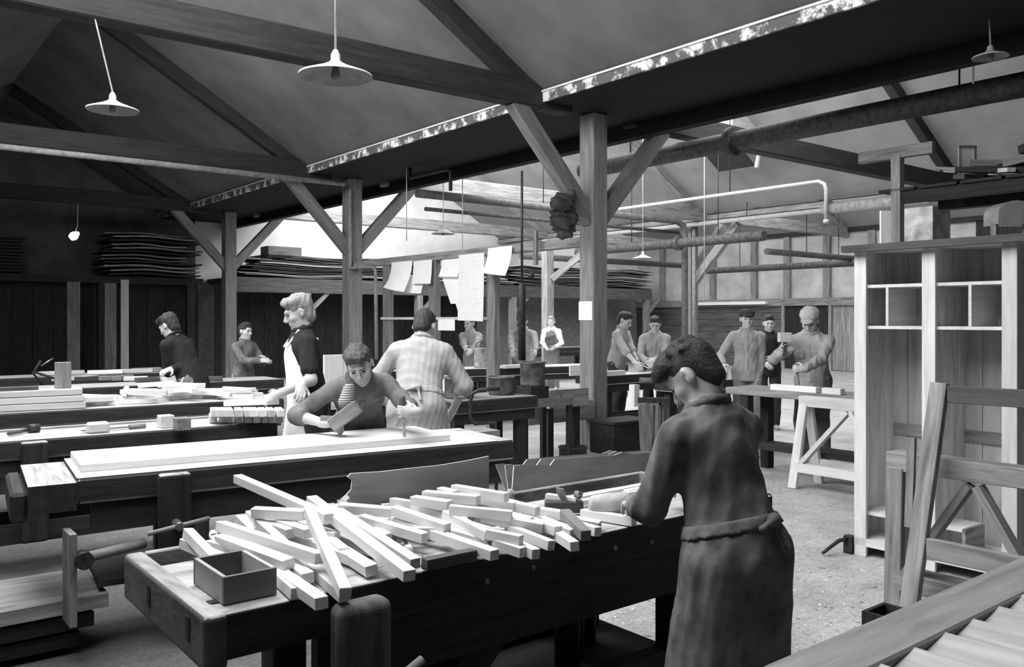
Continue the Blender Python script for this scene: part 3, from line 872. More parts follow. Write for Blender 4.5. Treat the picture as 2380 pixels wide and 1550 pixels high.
for i, (px, py) in enumerate(((880, 1262), (905, 1270), (928, 1266), (950, 1276), (972, 1302), (895, 1254), (940, 1290), (1130, 1280), (1150, 1270), (495, 1240), (1185, 1150), (800, 1165), (1345, 1150))):
    z = BT + .015 + (.07 if py < 1200 else 0)
    shaving(on(px, py, z), .016 + .006 * (i % 3), 1.4, .018, 'thin curled wood shaving among the foreground sticks', 'shavings on the foreground bench', i, WPALE if i % 2 else mat('grey_shaving', .3))

# veneer sheets standing behind the foreground bench
def sheet(name, label, pts, y, lean, m=WPLY, t=.006):
    """outline in (x, z) standing near plane y, leaning back by lean"""
    x0, z0 = pts[0]
    M = Matrix.Translation((x0, y, z0)) @ Matrix.Rotation(math.pi / 2 - lean, 4, 'X')
    o = prism(name, [(x - x0, (z - z0)) for x, z in pts], t, m, M=M, edge=WEDGE)
    return tag(o, label, 'sheet')
sheet('veneer_sheet', 'grey veneer sheet with ragged left edge standing behind the stick pile',
      [(1.53, .79), (2.2, .79), (2.2, 1.012), (2.08, 1.004), (1.95, 1.0), (1.8, 1.003), (1.68, 1.004), (1.545, 1.012), (1.53, 1.0), (1.55, .985), (1.545, .95), (1.522, .93), (1.53, .9)], 2.93, 0.0)
for k in range(3):
    sheet('veneer_sheet', ('nearest of the three leaning veneer sheets at right', 'middle of the three leaning veneer sheets', 'rearmost of the three leaning veneer sheets')[k],
          [(2.33 + .02 * k, .80), (3.27 - .02 * k, .77 - .0 * k), (3.3 - .03 * k, .925), (3.1, .93), (3.04, .945), (2.98, .935), (2.72, .95), (2.60 - .05 * k, .955), (2.57 - .05 * k, .93), (2.40 - .02 * k, .95), (2.36 - .02 * k, .95)],
          2.94 + .035 * k, 0.12 + .03 * k)
# tins under the foreground bench
for i, (x, y, h, r) in enumerate(((2.22, 2.45, .2, .05), (2.33, 2.55, .27, .055), (2.45, 2.6, .25, .05))):
    tag(lathe('glue_tin', (x, y, .25), [(0, 0), (r, 0), (r, h), (r + .004, h), (r + .004, h - .012), (r - .004, h - .012), (r - .004, .02), (0, .02)], IRON, n=20), ('lowest', 'tallest', 'rightmost')[i] + ' dark tin on the shelf under the foreground bench', 'tin', 'tins under the bench')

# ================================================================== the long pale workpiece and things on the next benches
def loc_b(lx, ly, z): return bB.matrix_basis @ Vector((lx, ly, z))
wp = thing('long_board', loc_b(1.0, .45, BT), 'long wide planed pale board being chiselled on the second bench', 'board', rz=RZB)
wp.matrix_basis = bB.matrix_basis @ Matrix.Translation((0, 0, BT))
box('board_panel', .03, 2.06, .17, .67, .002, .04, WWORK, wp, c=.003, world=False)
box('board_step', .0, 2.3, .01, .68, .001, .0021, WLT, wp, world=False)
for k in range(3):
    o = box('plank', -.6 + .1 * k, 1.05 - .06 * k, 4.45 + .02 * k, 5.0, .335 - .085 * (k + 1) + .02, .335 - .085 * k, WMID if k == 0 else WBD)
    o.location.z -= 0.06
    tag(o, ('topmost', 'middle', 'lowest')[k] + ' plank of the low pile sticking out under the second bench at left', 'plank', 'planks under the second bench')
tag(bar('screw_block', (.86, 4.35, .2), (.86, 4.35, .62), .16, .03, WMID), 'pale upright board below the left end of the second bench', 'board')
kn = thing('vise_wheel', (.92, 4.28, .47), 'dark round vise knob with pale screw under the second bench at left', 'knob')
tube('knob', [(.90, 4.30, .5), (.90, 4.24, .5)], .04, IRON, kn, n=16)
tube('screw', [(.92, 4.3, .5), (1.2, 4.4, .5)], .025, WMID, kn)

def scatter_sticks(n, pts, label, group, seed, mats=(WPALE,), ln=(.25, .5), zb=BT, s=.032, layers=3):
    """pile of sticks over a rectangle pts=(x0,x1,y0,y1)"""
    rn = random.Random(seed)
    for i in range(n):
        x, y = rn.uniform(pts[0], pts[1]), rn.uniform(pts[2], pts[3])
        f = 1 - abs((x - (pts[0] + pts[1]) / 2) / (pts[1] - pts[0]) * 2)
        z = zb + s * .55 + s * rn.randint(0, max(0, int(layers * (f + .35))))
        a = rn.gauss(-.55, .55)
        L = rn.uniform(*ln)
        d = Vector((math.cos(a), math.sin(a), rn.uniform(-.05, .05))) * L / 2
        p = Vector((x, y, z))
        if abs(d.y) * 1.0 + abs(y - (pts[2] + pts[3]) / 2) > .42: d = Vector((L / 2, 0, 0))
        tag(bar('wood_stick', p - d, p + d, s, s, rn.choice(mats), c=.002), label, 'stick', group)
scatter_sticks(46, (1.75, 3.15, 7.85, 8.25), 'pale stick in the heap on the third bench', 'sticks on the third bench', 5, ln=(.25, .45), s=.04)
scatter_sticks(10, (1.1, 1.8, 7.95, 8.25), 'pale offcut left of the heap on the third bench', 'offcuts on the third bench', 6, ln=(.15, .35), s=.04, layers=1)
for i in range(18):                                 # stacked short blocks on the long bench behind the board
    px = 500 + (i % 9) * 19 + rnd.uniform(-4, 4)
    lz = BT + .03 + (.055 if i >= 9 else 0)
    p = on(px, 975 - (14 if i >= 9 else 0), lz)
    tag(bar('wood_block', p - V(.0, .0, 0), p + V(.06, .2, .0), .05, .05, WPALE if i % 4 else WLT, c=.003), 'pale block in the stacked row on the long bench behind the board', 'block', 'blocks stacked on the long bench')
p = at(520, 952, 6.2); p.z = .985; p2 = at(648, 940, 6.35); p2.z = .985
tag(bar('wood_stick', p, p2, .05, .04, WPALE, c=.003), 'pale stick resting on top of the row of blocks', 'stick')
p = on(380, 980, BT + .04); tag(box('wood_block', p.x - .03, p.x + .06, p.y - .05, p.y + .05, BT + .001, BT + .085, WLT, c=.004), 'left one of two squared blocks on the long bench', 'block')
p = on(405, 985, BT + .04); tag(box('wood_block', p.x - .01, p.x + .08, p.y - .1, p.y + .0, BT + .001, BT + .085, WMID, c=.004), 'right darker one of two squared blocks on the long bench', 'block')
p = on(222, 992, BT + .04); tag(box('wood_block', p.x - .05, p.x + .08, p.y - .04, p.y + .05, BT + .001, BT + .07, WLT, c=.012), 'rounded pale block on the long bench by a chisel', 'block')
ch = thing('chisel', on(270, 1000, BT), 'long chisel lying before the rounded block', 'chisel')
bar('blade', on(190, 1001, BT + .015), on(300, 992, BT + .015), .03, .008, STEEL, ch)
tube('handle', [on(300, 992, BT + .018), on(338, 989, BT + .018)], .016, WMID, ch)
hm = thing('hammer', on(75, 1000, BT), 'dark hammer at the left end of the long bench', 'hammer')
tube('hammer_head', [on(66, 996, BT + .03), on(92, 994, BT + .03)], .028, IRON, hm)
tube('handle', [on(80, 995, BT + .02), on(20, 1008, BT + .02)], .013, WDK, hm)
stack_p = on(14, 950, BT)
for k in range(3):
    tag(bar('pale_board', on(-120, 956, BT + .03) + V(0, .12, .055 * k), on(205 - 4 * k, 941, BT + .03) + V(0, .12, .055 * k), .22, .05, WLT, c=.004),
        ('lowest', 'middle', 'topmost')[k] + ' board of the neat stack on the third bench at left edge', 'board', 'boards stacked on the third bench')
p = V(1.52, 7.95, BT + .165); tag(bar('upright_block', p, p + V(0, 0, .22), .12, .05, WMID, up=(0, 1, 0), c=.004), 'grey board standing upright on the stack at left', 'board')
p = V(1.05, 7.92, BT + .18); tag(bar('wood_block', p, p + V(.28, 0, 0), .05, .03, WDK), 'flat dark strip on the board stack at left', 'strip')
# bench E and F clutter
for i in range(14):
    p = at(120 + i * 28, 888 - 6 * rnd.random(), 10.0 + .3 * rnd.random()); p.z = BT + .03
    L = rnd.uniform(.1, .4)
    tag(bar('offcut', p, p + V(L, rnd.uniform(-.1, .1), 0), rnd.uniform(.04, .1), .05, rnd.choice((WPALE, WLT, WMID, WDK)), c=.003), 'small offcut lying among tools on the bench before the bent man', 'offcut', 'offcuts before the bent man')
for i in range(9):
    p = at(40 + i * 42, 872, 12.2); p.z = BT + .03; p.y = 12.45 + .3 * rnd.random()
    tag(bar('offcut', p, p + V(rnd.uniform(.15, .5), rnd.uniform(-.1, .1), 0), rnd.uniform(.05, .12), .05, rnd.choice((WPALE, WLT, WMID)), c=.003), 'small offcut on the rearmost left bench', 'offcut', 'offcuts on the rearmost left bench')
p = at(382, 880, 9.9); p.z = BT + .05
tag(bar('wood_block', p, p + V(.28, 0, .02), .16, .09, WPALE, c=.006), 'bright block under the hands of the bent man', 'block')
sw = thing('bow_saw', at(110, 895, 9.4), 'small dark bow saw standing on a bench at left', 'saw')
q = at(100, 905, 9.6); q.z = BT
tube('saw_arm', [q + V(0, 0, 0), q + V(-.1, 0, .14), q + V(-.02, 0, .28)], .014, WBLK, sw)
tube('saw_bar', [q + V(-.08, 0, .15), q + V(.25, 0, .02)], .014, WBLK, sw)
tube('saw_tip', [q + V(-.02, 0, .22), q + V(.1, 0, .30)], .008, STEEL, sw)
# ================================================================== rail with hanging papers between the posts
def line_y(px, X):
    r = (px - CX) / FPX
    return (RT.x * X - r * FW.x * X) / (FW.y * r - RT.y)
def zat(px, py, X):
    y = line_y(px, X)
    return EYE + (HZ - py) / FPX * (FW.x * X + FW.y * y)
rl = thing('drawing_rail', (X_V1, 10.8, 0), 'wooden frame between the posts from which papers hang', 'rail')
box('top_board', X_V1 - .07, X_V1 + .09, 7.8, 13.8, 2.5, 2.62, WMID, rl, c=.006)
for px in (902, 1010, 1146):
    y = line_y(px, X_V1)
    box('upright', X_V1 - .05, X_V1 + .05, y - .1, y + .1, 0, 2.5, WP, rl, c=.006)
y0, y1 = line_y(1140, X_V1), line_y(894, X_V1)
box('cross_bar', X_V1 - .08, X_V1 - .05, y0, y1, 1.58, 1.62, WLT, rl)
y = line_y(1256, 7.3)
box('hanging_stick', 7.2, 7.24, y - .03, y + .03, 2.3, 2.75, WMID, rl)

def note_material():
    m = mat('written_paper', 0.82, rough=.9, kind='noise', scale=8, lo=.95, hi=1.03, bump=0)
    nt = m.node_tree; b = nt.nodes['Principled BSDF']
    src = b.inputs['Base Color'].links[0].from_socket
    tc = nt.nodes['Texture Coordinate']
    wv = nt.nodes.new('ShaderNodeTexWave'); wv.bands_direction = 'Z'; wv.inputs['Scale'].default_value = 9.0
    wv.inputs['Distortion'].default_value = 1.2; wv.inputs['Detail Scale'].default_value = 6
    nt.links.new(tc.outputs['Object'], wv.inputs['Vector'])
    ns = nt.nodes.new('ShaderNodeTexNoise'); ns.inputs['Scale'].default_value = 26
    nt.links.new(tc.outputs['Object'], ns.inputs['Vector'])
    m1 = nt.nodes.new('ShaderNodeMapRange'); m1.inputs['From Min'].default_value, m1.inputs['From Max'].default_value = .8, .95
    nt.links.new(wv.outputs['Fac'], m1.inputs['Value'])
    m2 = nt.nodes.new('ShaderNodeMapRange'); m2.inputs['From Min'].default_value, m2.inputs['From Max'].default_value = .45, .52
    nt.links.new(ns.outputs['Fac'], m2.inputs['Value'])
    mu = nt.nodes.new('ShaderNodeMath'); mu.operation = 'MULTIPLY'
    nt.links.new(m1.outputs['Result'], mu.inputs[0]); nt.links.new(m2.outputs['Result'], mu.inputs[1])
    mx = nt.nodes.new('ShaderNodeMix'); mx.data_type = 'RGBA'
    nt.links.new(mu.outputs['Value'], mx.inputs['Factor'])
    nt.links.new(src, mx.inputs['A']); mx.inputs['B'].default_value = (.62, .62, .62, 1)
    nt.links.new(mx.outputs['Result'], b.inputs['Base Color'])
    return m
NOTE = note_material()
def paper(label, px0, px1, py0, py1, X=7.29, curl=0.0, slant=0.0, m=PAPER, bow=0.0, taper=0.0):
    """sheet hanging in the plane of the rail; curl lifts its lower edge, bow rounds it sideways"""
    ya, yb = line_y(px1, X), line_y(px0, X)
    pm = (px0 + px1) / 2
    zt, zb = zat(pm, py0, X), zat(pm, py1, X)
    v, f = [], []
    n, k = 12, 8
    for i in range(n + 1):
        t = i / n
        for j in range(k + 1):
            s = j / k
            yy = ya + (yb - ya) * (s * (1 - taper * t) + taper * t * .5) + slant * t
            xx = X - curl * t * t - bow * math.sin(math.pi * s) * (0.3 + t)
            zz = zt + (zb - zt) * t + curl * .6 * t ** 3 * (s - .3)
            v.append((xx, yy, zz))
    N = (n + 1) * (k + 1)
    v += [(x + .0012, y, z) for x, y, z in v]
    for i in range(n):
        for j in range(k):
            a = i * (k + 1) + j
            q = (a, a + 1, a + k + 2, a + k + 1)
            f.append(q); f.append(tuple(N + w for w in q[::-1]))
    c = Vector((X, (ya + yb) / 2, zt))
    return tag(mesh_obj('paper_sheet', [Vector(p) - c for p in v], f, m, M=Matrix.Translation(c), smooth=True), label, 'paper', 'papers hung on the rail')
paper('leftmost white paper on the rail with its lower edge curled forward', 910, 958, 608, 676, curl=.16, bow=.05)
paper('squarish white paper second from left on the rail', 961, 1004, 605, 660, curl=.03)
paper('small paper hanging behind the two left ones', 938, 984, 640, 682, X=7.33, curl=.05)
paper('white paper just left of the long sheet on the rail', 1028, 1072, 602, 644, X=7.31, curl=.04, slant=.05)
paper('paper corner hanging below, left of the long sheet', 1026, 1066, 640, 706, X=7.33, slant=-.25)
paper('long white written sheet hanging lowest from the rail', 1066, 1125, 590, 746, X=7.27, curl=.02, m=NOTE)
paper('rightmost white paper on the rail with curling lower edge', 1134, 1190, 574, 640, X=7.27, curl=.12, bow=.06)
paper('small paper below the cross bar next to the stooping man', 1018, 1057, 742, 768, X=7.28)
paper('narrow slip of paper hanging at the left of the long sheet', 1048, 1074, 668, 742, X=7.3, slant=-.2, taper=.3)
pz = at(1348, 700, 10.4)
nt_ = box('paper_note', X_V1 - .128, X_V1 - .126, POST_Y[0] - .11, POST_Y[0] + .13, 1.58, 1.81, NOTE)
tag(nt_, 'handwritten note pinned to the nearest post', 'paper')

# ================================================================== glue stove, pots and iron things in the middle
def pot(name, label, c, r, h, m=IRON, lip=.008, cat='pot', lid=False, handle=None):
    c = Vector(c)
    o = lathe(name, c, [(0, 0), (r * .94, 0), (r, .02), (r, h - .02), (r + lip, h - .015), (r + lip, h), (r - .006, h), (r - .012, .03), (0, .03)], m, n=28)
    tag(o, label, cat)
    if handle:
        tube('handle', [c + V(-r, 0, h), c + V(-r * .8, 0, h + r * .7), c + V(0, 0, h + r), c + V(r * .8, 0, h + r * .7), c + V(r, 0, h)], .006, IRON, o, n=6)
    return o
POTM = mat('rusty_pot', .10, rough=.8, kind='noise', scale=14, lo=.4, hi=1.8, bump=.3)
DRIP = mat('glue_streaked_tin', .4, rough=.7, kind='noise', scale=9, lo=.4, hi=1.6)
pot('bucket', 'pale glue-streaked can with bail handle behind the rail upright', V(7.74, 10.5, BT), .1, .3, DRIP, handle=True, cat='can')
pot('glue_pot', 'black pot to the right of the stooping man on the glue bench', V(4.62, 6.62, BT), .13, .2, POTM)
pot('glue_pot', 'second black pot on the glue bench behind the upright', V(5.18, 6.68, BT), .13, .18, POTM)
st = thing('glue_stove', (5.75, 6.9, 0), 'low brick and iron glue stove under the big rusty pot', 'stove')
gx, gy = at(1238, 900, 8.9).x, at(1238, 900, 8.9).y
box('stove_top', gx - .3, gx + .36, gy - .22, gy + .25, .72, .76, IRON, st)
box('stove_rim', gx - .3, gx + .36, gy - .24, gy - .22, .70, .79, STEEL, st)
for (dx, dy) in ((-.27, -.2), (.33, -.2), (-.27, .22), (.33, .22)):
    box('stove_leg', gx + dx - .025, gx + dx + .025, gy + dy - .025, gy + dy + .025, 0, .72, WBD, st)
box('fire_block', gx - .12, gx + .12, gy - .12, gy + .12, .76, .90, IRON, st)
pot('stew_pot', 'big rusty pot standing on the glue stove', V(gx, gy, .90), .13, .25, POTM)
for i in range(7):
    a = rnd.uniform(0, 3)
    p = V(gx + rnd.uniform(-.2, .25), gy + rnd.uniform(-.2, -.1), .775)
    tag(bar('firewood', p, p + V(.12 * math.cos(a), .1 * math.sin(a), .01), .02, .02, WDK), 'charred stick of wood on the glue stove', 'stick', 'firewood on the stove')
dr = thing('drawer_box', (7.0, 7.3, .7), 'pale open drawer-like tray propped beside the nearest post', 'tray')
q = at(1320, 925, 9.6)
box('tray_front', q.x - .28, q.x + .3, q.y - .02, q.y, q.z - .1, q.z + .1, WMID, dr)
box('tray_end', q.x - .3, q.x - .28, q.y - .02, q.y + .3, q.z - .1, q.z + .1, WLT, dr)
box('tray_bottom', q.x - .3, q.x + .3, q.y, q.y + .3, q.z - .1, q.z - .08, WMID, dr)
for (dx, dy) in ((-.2, .1), (.2, .1)):
    box('tray_leg', q.x + dx - .04, q.x + dx + .04, q.y + dy - .04, q.y + dy + .04, 0, q.z - .1, WBD, dr)
bb = thing('post_beam', (7.2, 7.5, .4), 'stout wooden beam end fixed low on the nearest post', 'beam')
box('beam', 6.2, 7.26, 7.5, 7.7, .38, .62, WMID, bb, c=.01)
pole = thing('iron_flue', at(1213, 840, 9.3), 'thin rod widening to a dark iron tube above the rusty pot', 'flue')
fp = at(1213, 740, 9.0)
tube('rod', [V(fp.x, fp.y, 1.98), V(fp.x, fp.y, 3.15)], .013, IRON, pole, n=8)
tube('tube', [V(fp.x, fp.y, 1.16), V(fp.x, fp.y, 1.93), V(fp.x, fp.y, 1.98)], [.04, .04, .02], IRON, pole, n=14)
tube('knob', [V(fp.x + .05, fp.y - .04, 2.05), V(fp.x + .1, fp.y - .08, 2.05)], .03, IRON, pole, n=12)
ip = at(1120, 940, 7.6)
dv = RT
pts = [ip + dv * .16 + V(0, 0, .14), ip - dv * .02 + V(0, 0, .13), ip - dv * .08 + V(0, 0, .10), ip - dv * .1 + V(0, 0, .04), ip - dv * .1 + V(0, 0, -.12), ip - dv * .06 + V(0, 0, -.17), ip + dv * .12 + V(0, 0, -.16), V(ip.x + dv.x * .13, ip.y + dv.y * .13, 0.0)]
tag(tube('bent_pipe', pts, .018, IRON, n=10), 'black pipe bent like a bracket beside the glue bench', 'pipe')
# leaning panel, chest and iron stand right of the post
bc = at(1440, 1040, 10.3); bc.z = 0
cst = thing('tool_chest', bc, 'black wooden chest on the floor right of the nearest post', 'chest')
box('chest_body', bc.x - .3, bc.x + .35, bc.y - .2, bc.y + .2, 0, .36, WBLK, cst)
box('chest_lid', bc.x - .32, bc.x + .37, bc.y - .22, bc.y + .22, .36, .39, WD, cst)
pa, pb = on(1518, 1085, 0.0), at(1512, 935, 8.9)
tag(bar('plywood_sheet', pa + V(0, 0, .01), pb, .26, .02, WMID, up=(-FW.x, -FW.y, 0)), 'grey panel leaning upright behind the iron stand', 'panel')
stn = thing('iron_stand', on(1535, 1095, 0), 'spindly black iron stand with vise near the boy head', 'stand')
s0 = at(1535, 930, 8.2)
b0 = V(s0.x, s0.y, 0)
bar('stand_top', s0 - RT * .22, s0 + RT * .08, .06, .05, IRON, stn)
tube('stand_column', [V(s0.x, s0.y, .05), s0], .018, IRON, stn, n=8)
for dx, dy in ((-.1, -.02), (.12, .03), (.02, .18)):
    tube('stand_leg', [s0 + RT * dx * .6 - V(0, 0, .05), b0 + RT * dx + FW * dy * 2 + V(0, 0, .01)], .012, IRON, stn, n=8)
bar('vise_block', s0 - RT * .25 + V(0, 0, -.06), s0 - RT * .25 + V(0, 0, .15), .07, .07, WLT, stn)
tube('vise_grip', [s0 - RT * .2 + V(0, 0, .19), s0 + RT * .02 + V(0, 0, .18)], .03, WDK, stn, n=10)
tb = on(1332, 1046, .2)
pot('tub', 'dark tub on the floor in front of the nearest post', V(tb.x, tb.y, 0), .15, .24, IRON, cat='tub')
# tarpaulin hung on the knee brace is built with the soft things below

# things on the benches further back
for i, (px, py, d, dx, dy, dz, m, lab) in enumerate((
    (1418, 868, 11.4, .5, .1, .05, WPALE, 'pale board on the bench before the two men'),
    (1340, 884, 11.2, .25, .02, .14, WPALE, 'bright square block beside the nearest post'),
    (1205, 852, 13.0, .6, .12, .05, WPALE, 'pale plank on the bright-topped bench'),
    (1660, 880, 10.6, .3, .2, .1, WPALE, 'bright block behind the boy shoulder'),
    (775, 800, 9.9, .25, .03, .33, WPALE, 'white board standing behind the apron boy'),
    (800, 815, 10.0, .12, .03, .3, WPALE, 'narrow white board standing beside the middle post'))):
    p = at(px, py, d)
    zb = BT + .001
    tag(box('work_board', p.x - dx / 2, p.x + dx / 2, p.y - dy / 2, p.y + dy / 2, zb, zb + dz, m, c=.004), lab, 'board')

# ================================================================== the tall open shelf unit at right
CABX, CY0, CY1, CH = 5.43, 2.10, 3.10, 2.05
BACKP = mat('cabinet_back_board', 0.62, lo=0.6, hi=1.2, scale=4, stretch=8)
cb = thing('shelf_unit', (CABX + .25, 2.6, 0), 'tall unfinished open shelf unit in pale wood at right', 'shelf unit')
D_ = .5
for y in (CY1 - .03, 2.585, CY0):
    box('side_panel', CABX + .02, CABX + D_, y, y + .025, .0, CH, BACKP, cb)
for y, w in ((CY1 - .085, .085), (2.555, .085), (CY0 - .02, .085)):
    box('stile', CABX, CABX + .022, y, y + w, 0, CH, WLT, cb, c=.002)
box('top_board', CABX - .02, CABX + D_ + .02, CY0 - .06, CY1 + .03, CH, CH + .035, WLT, cb)
tp = box('top_lath', CABX - .08, CABX - .02, CY0 - .4, CY1 + .05, CH - .005, CH + .04, WDK, cb)
box('bottom_board', CABX, CABX + D_, CY0, CY1, .07, .12, WLT, cb)
for i in range(8):
    y = CY0 + .005 + i * .124
    box('back_board', CABX + D_ - .015 - .004 * (i % 2), CABX + D_, y, y + .121, .05, CH, BACKP, cb)
for (ya, yb, div) in ((2.61, 3.07, 2.87), (2.125, 2.585, 2.345)):
    box('shelf', CABX + .02, CABX + D_ - .02, ya, yb, 1.805, 1.825, WLT, cb)
    box('shelf', CABX + .02, CABX + D_ - .02, ya, yb, 1.53, 1.55, WLT, cb)
    box('divider', CABX + .02, CABX + D_ - .1, div, div + .018, 1.55, 1.805, WLT, cb)
    box('panel_rail', CABX + D_ - .03, CABX + D_ - .02, ya, yb, .78, .86, WMID, cb)
    box('step_shelf', CABX + .03, CABX + .3, yb - .18, yb, .28, .30, WLT, cb)
    box('step_side', CABX + .03, CABX + .3, yb - .2, yb - .18, .12, .30, WMID, cb)
# tool at its foot
hz_ = on(1975, 1285, 0.0)
ax = thing('hatchet', hz_, 'small dark tool with curved handle on the floor beside the shelf unit', 'tool')
bar('tool_head', hz_ + V(0, 0, .0), hz_ + V(0, 0, .12), .06, .06, IRON, ax)
e_ = on(1912, 1290, .01)
tube('handle', [hz_ + V(0, 0, .1), hz_.lerp(e_, .4) + V(0, 0, .09), hz_.lerp(e_, .8) + V(0, 0, .04), e_ + V(0, 0, .012)], [.016, .014, .012, .01], IRON, ax, n=8)

# ================================================================== trestles
def trestle(label, x, y0, y1, h, m, spread=.3, w=.075):
    t = thing('trestle', (x + spread / 2, (y0 + y1) / 2, 0), label, 'trestle', 'trestles')
    ym = (y0 + y1) / 2
    bar('top_rail', (x + spread / 2, y0 - .05, h - .05), (x + spread / 2, y1 + .05, h - .05), w * 1.3, .1, m, t, c=.004)
    for s in (0, 1):
        xb = x if s == 0 else x + spread
        xt = x + spread / 2 + (-.04 if s == 0 else .04)
        up = (1, 0, 0)
        for y in (y0, y1):
            bar('leg', (xb, y, 0.0), (xt, y, h - .08), w, .05, m, t, up=up, c=.004)
        xl = xb + (xt - xb) * .22
        bar('lower_rail', (xl, y0, .2), (xl, y1, .2), .05, w, m, t)
        if s == 0:
            bar('diagonal', (xl + .01, y0 + .06, .24), (xt, ym - .02, h - .12), .04, w * .8, m, t, up=up)
            bar('diagonal', (xl + .01, y1 - .06, .24), (xt, ym + .02, h - .12), .04, w * .8, m, t, up=up)
    return t
trestle('pale trestle left of the shelf unit, partly behind it', 7.08, 3.72, 4.66, .86, WLT, .45, .085)
trestle('grey trestle in front of the shelf unit at right', 4.46, 1.52, 2.32, .88, WMID, .14, .09)
tbR = thing('work_table', (7.6, 4.6, 0), 'heavy table at which the right-hand man chisels', 'table')
box('table_top', 7.45, 7.95, 3.4, 5.72, .80, .87, WMID, tbR, c=.006)
for y in (3.6, 5.5):
    for x in (7.52, 7.88):
        box('leg', x - .05, x + .05, y - .05, y + .05, 0, .80, WD, tbR)
box('lower_shelf', 7.5, 7.9, 3.6, 5.5, .25, .29, WD, tbR)
for i, (y, L) in enumerate(((5.2, .52), (4.62, .2), (4.2, .75))):
    tag(box('pale_rail', 7.5, 7.58, y - L, y, .871, .93, WPALE, c=.003), ('left', 'middle', 'right')[i] + ' pale piece of the work on the right-hand man table', 'rail', 'pale work pieces')
tag(box('floor_plank', 8.2, 8.5, 5.9, 6.9, 0.001, .34, WPALE, c=.01), 'bright wooden case on the floor under the far table', 'case')
# leaning frame before the trestle
lfz = thing('leaning_frame', (4.2, 1.8, 0), 'open wooden frame leaning on the grey trestle at the right edge', 'frame')
fa, fb = V(4.19, 2.12, 0), V(4.43, 2.06, 1.27)
bar('stile', fa, fb, .045, .085, WMID, lfz, up=(0, 1, 0), c=.003)
bar('stile', fa + V(0, -1.05, 0), fb + V(0, -1.0, 0), .045, .085, WMID, lfz, up=(0, 1, 0), c=.003)
for (t0, w_) in ((.96, .085), (.36, .1)):
    p = fa.lerp(fb, t0)
    bar('rail', p + V(0, -.05, 0), p + V(0, -1.02, 0), .04, w_, WMID if t0 < .5 else WDK, lfz, up=(0, 0, 1), c=.003)
bar('peg', (4.37, 2.19, .52), (4.4, 2.19, .98), .025, .04, WMID, lfz, up=(0, 1, 0))
cx_ = V(3.83, 2.09, 0)
kr = thing('dark_crate', cx_, 'small dark crate on the floor behind the corner panel', 'crate')
box('crate_front', 3.78, 3.98, 1.95, 1.97, .01, .23, WBLK, kr)
box('crate_back', 3.78, 3.98, 2.1, 2.12, .01, .23, WBLK, kr)
box('crate_side', 3.78, 3.80, 1.97, 2.1, .01, .23, WBLK, kr)
box('crate_side', 3.96, 3.98, 1.97, 2.1, .01, .23, WBLK, kr)
box('crate_bottom', 3.80, 3.96, 1.97, 2.1, .01, .03, WBLK, kr)

# ================================================================== slatted panel in the lower right corner
SLAT = mat('slat_wood', .45, lo=.7, hi=1.2)
tc_ = thing('corner_table', (2.6, .7, 0), 'table at the lower right corner carrying the slatted panel', 'table')
box('table_top', 1.55, 3.6, .2, 1.08, .76, .80, WBD, tc_)
for x in (1.7, 3.4):
    for y in (.3, .98):
        box('leg', x - .05, x + .05, y - .05, y + .05, 0, .76, WBD, tc_)
sp = thing('slatted_panel', (2.6, .7, .8), 'pale louvred panel lying on the corner table, lower right', 'panel')
RAILW = mat('panel_rail_wood', .24, lo=.7, hi=1.25)
box('side_rail', 1.55, 3.6, .945, 1.095, .801, .862, RAILW, sp, c=.006)
box('side_rail', 1.55, 3.6, .2, .3, .801, .86, RAILW, sp, c=.006)
for i in range(13):
    x = 1.62 + i * .148
    o = bar('slat', (x + .07, .3, .838), (x + .07, .95, .838), .158, .014, SLAT, sp, up=(-.17, 0, 1))

# ================================================================== overhead rack at upper right
tp_ = thing('rack_post', at(2085, 560, 9.0), 'pale T-shaped post of the overhead timber rack', 'post')
p = at(2086, 560, 9.0)
ptop = at(2086, 362, 9.0).z
box('shaft', p.x - .05, p.x + .05, p.y - .05, p.y + .05, 0, ptop, WMID, tp_, c=.005)
box('arm', p.x - .04, p.x + .04, p.y - .38, p.y + .42, ptop - .03, ptop + .09, WMID, tp_, c=.004)
rk = thing('timber_rack', at(2250, 450, 9.2), 'dark overhead rack holding odd timber above the shelf unit', 'rack')
ra = V(p.x + .1, p.y, 0)
rz_ = at(2150, 452, 9.2).z
box('rack_beam', p.x - .02, p.x + .14, p.y - 3.2, p.y, rz_ - .12, rz_, WBLK, rk)
box('rack_beam', p.x + .9, p.x + 1.06, p.y - 3.2, p.y, rz_ - .12, rz_, WBLK, rk)
for k in range(7):
    box('rack_board', p.x - .05, p.x + 1.1, p.y - .2 - k * .42, p.y - .2 - k * .42 + .38, rz_, rz_ + .03, WBLK, rk)
rn = random.Random(21)
RACKM = (WMID, WLT, WD, WBLK, WMID)
for i in range(30):
    y = p.y - .15 - rn.random() * 2.2
    hgt = .05 + .5 * ((p.y - y) / 2.2) * rn.random()
    a = rn.gauss(1.1, .6)
    L = rn.uniform(.3, .9)
    d = V(math.cos(a) * .5, math.sin(a), rn.uniform(-.15, .25)) * L / 2
    c_ = V(p.x + .05 + rn.random() * .7, y - .3, rz_ + .05 + hgt)
    tag(bar('odd_timber', c_ - d, c_ + d, rn.uniform(.04, .1), rn.uniform(.03, .08), RACKM[i % 5], c=.003), 'odd piece of timber heaped on the overhead rack', 'timber', 'timber on the overhead rack')
fr = thing('small_frame', at(2248, 375, 9.2), 'small empty square frame standing on the overhead timber', 'frame')
fc = at(2248, 372, 9.2)
for (a, b) in (((-.08, -.16), (-.08, .14)), ((.08, -.16), (.08, .14)), ((-.095, .14), (.095, .14))):
    bar('frame_bar', fc + RT * a[0] + V(0, 0, a[1]), fc + RT * b[0] + V(0, 0, b[1]), .03, .03, WMID, fr, up=(FW.x, FW.y, 0))
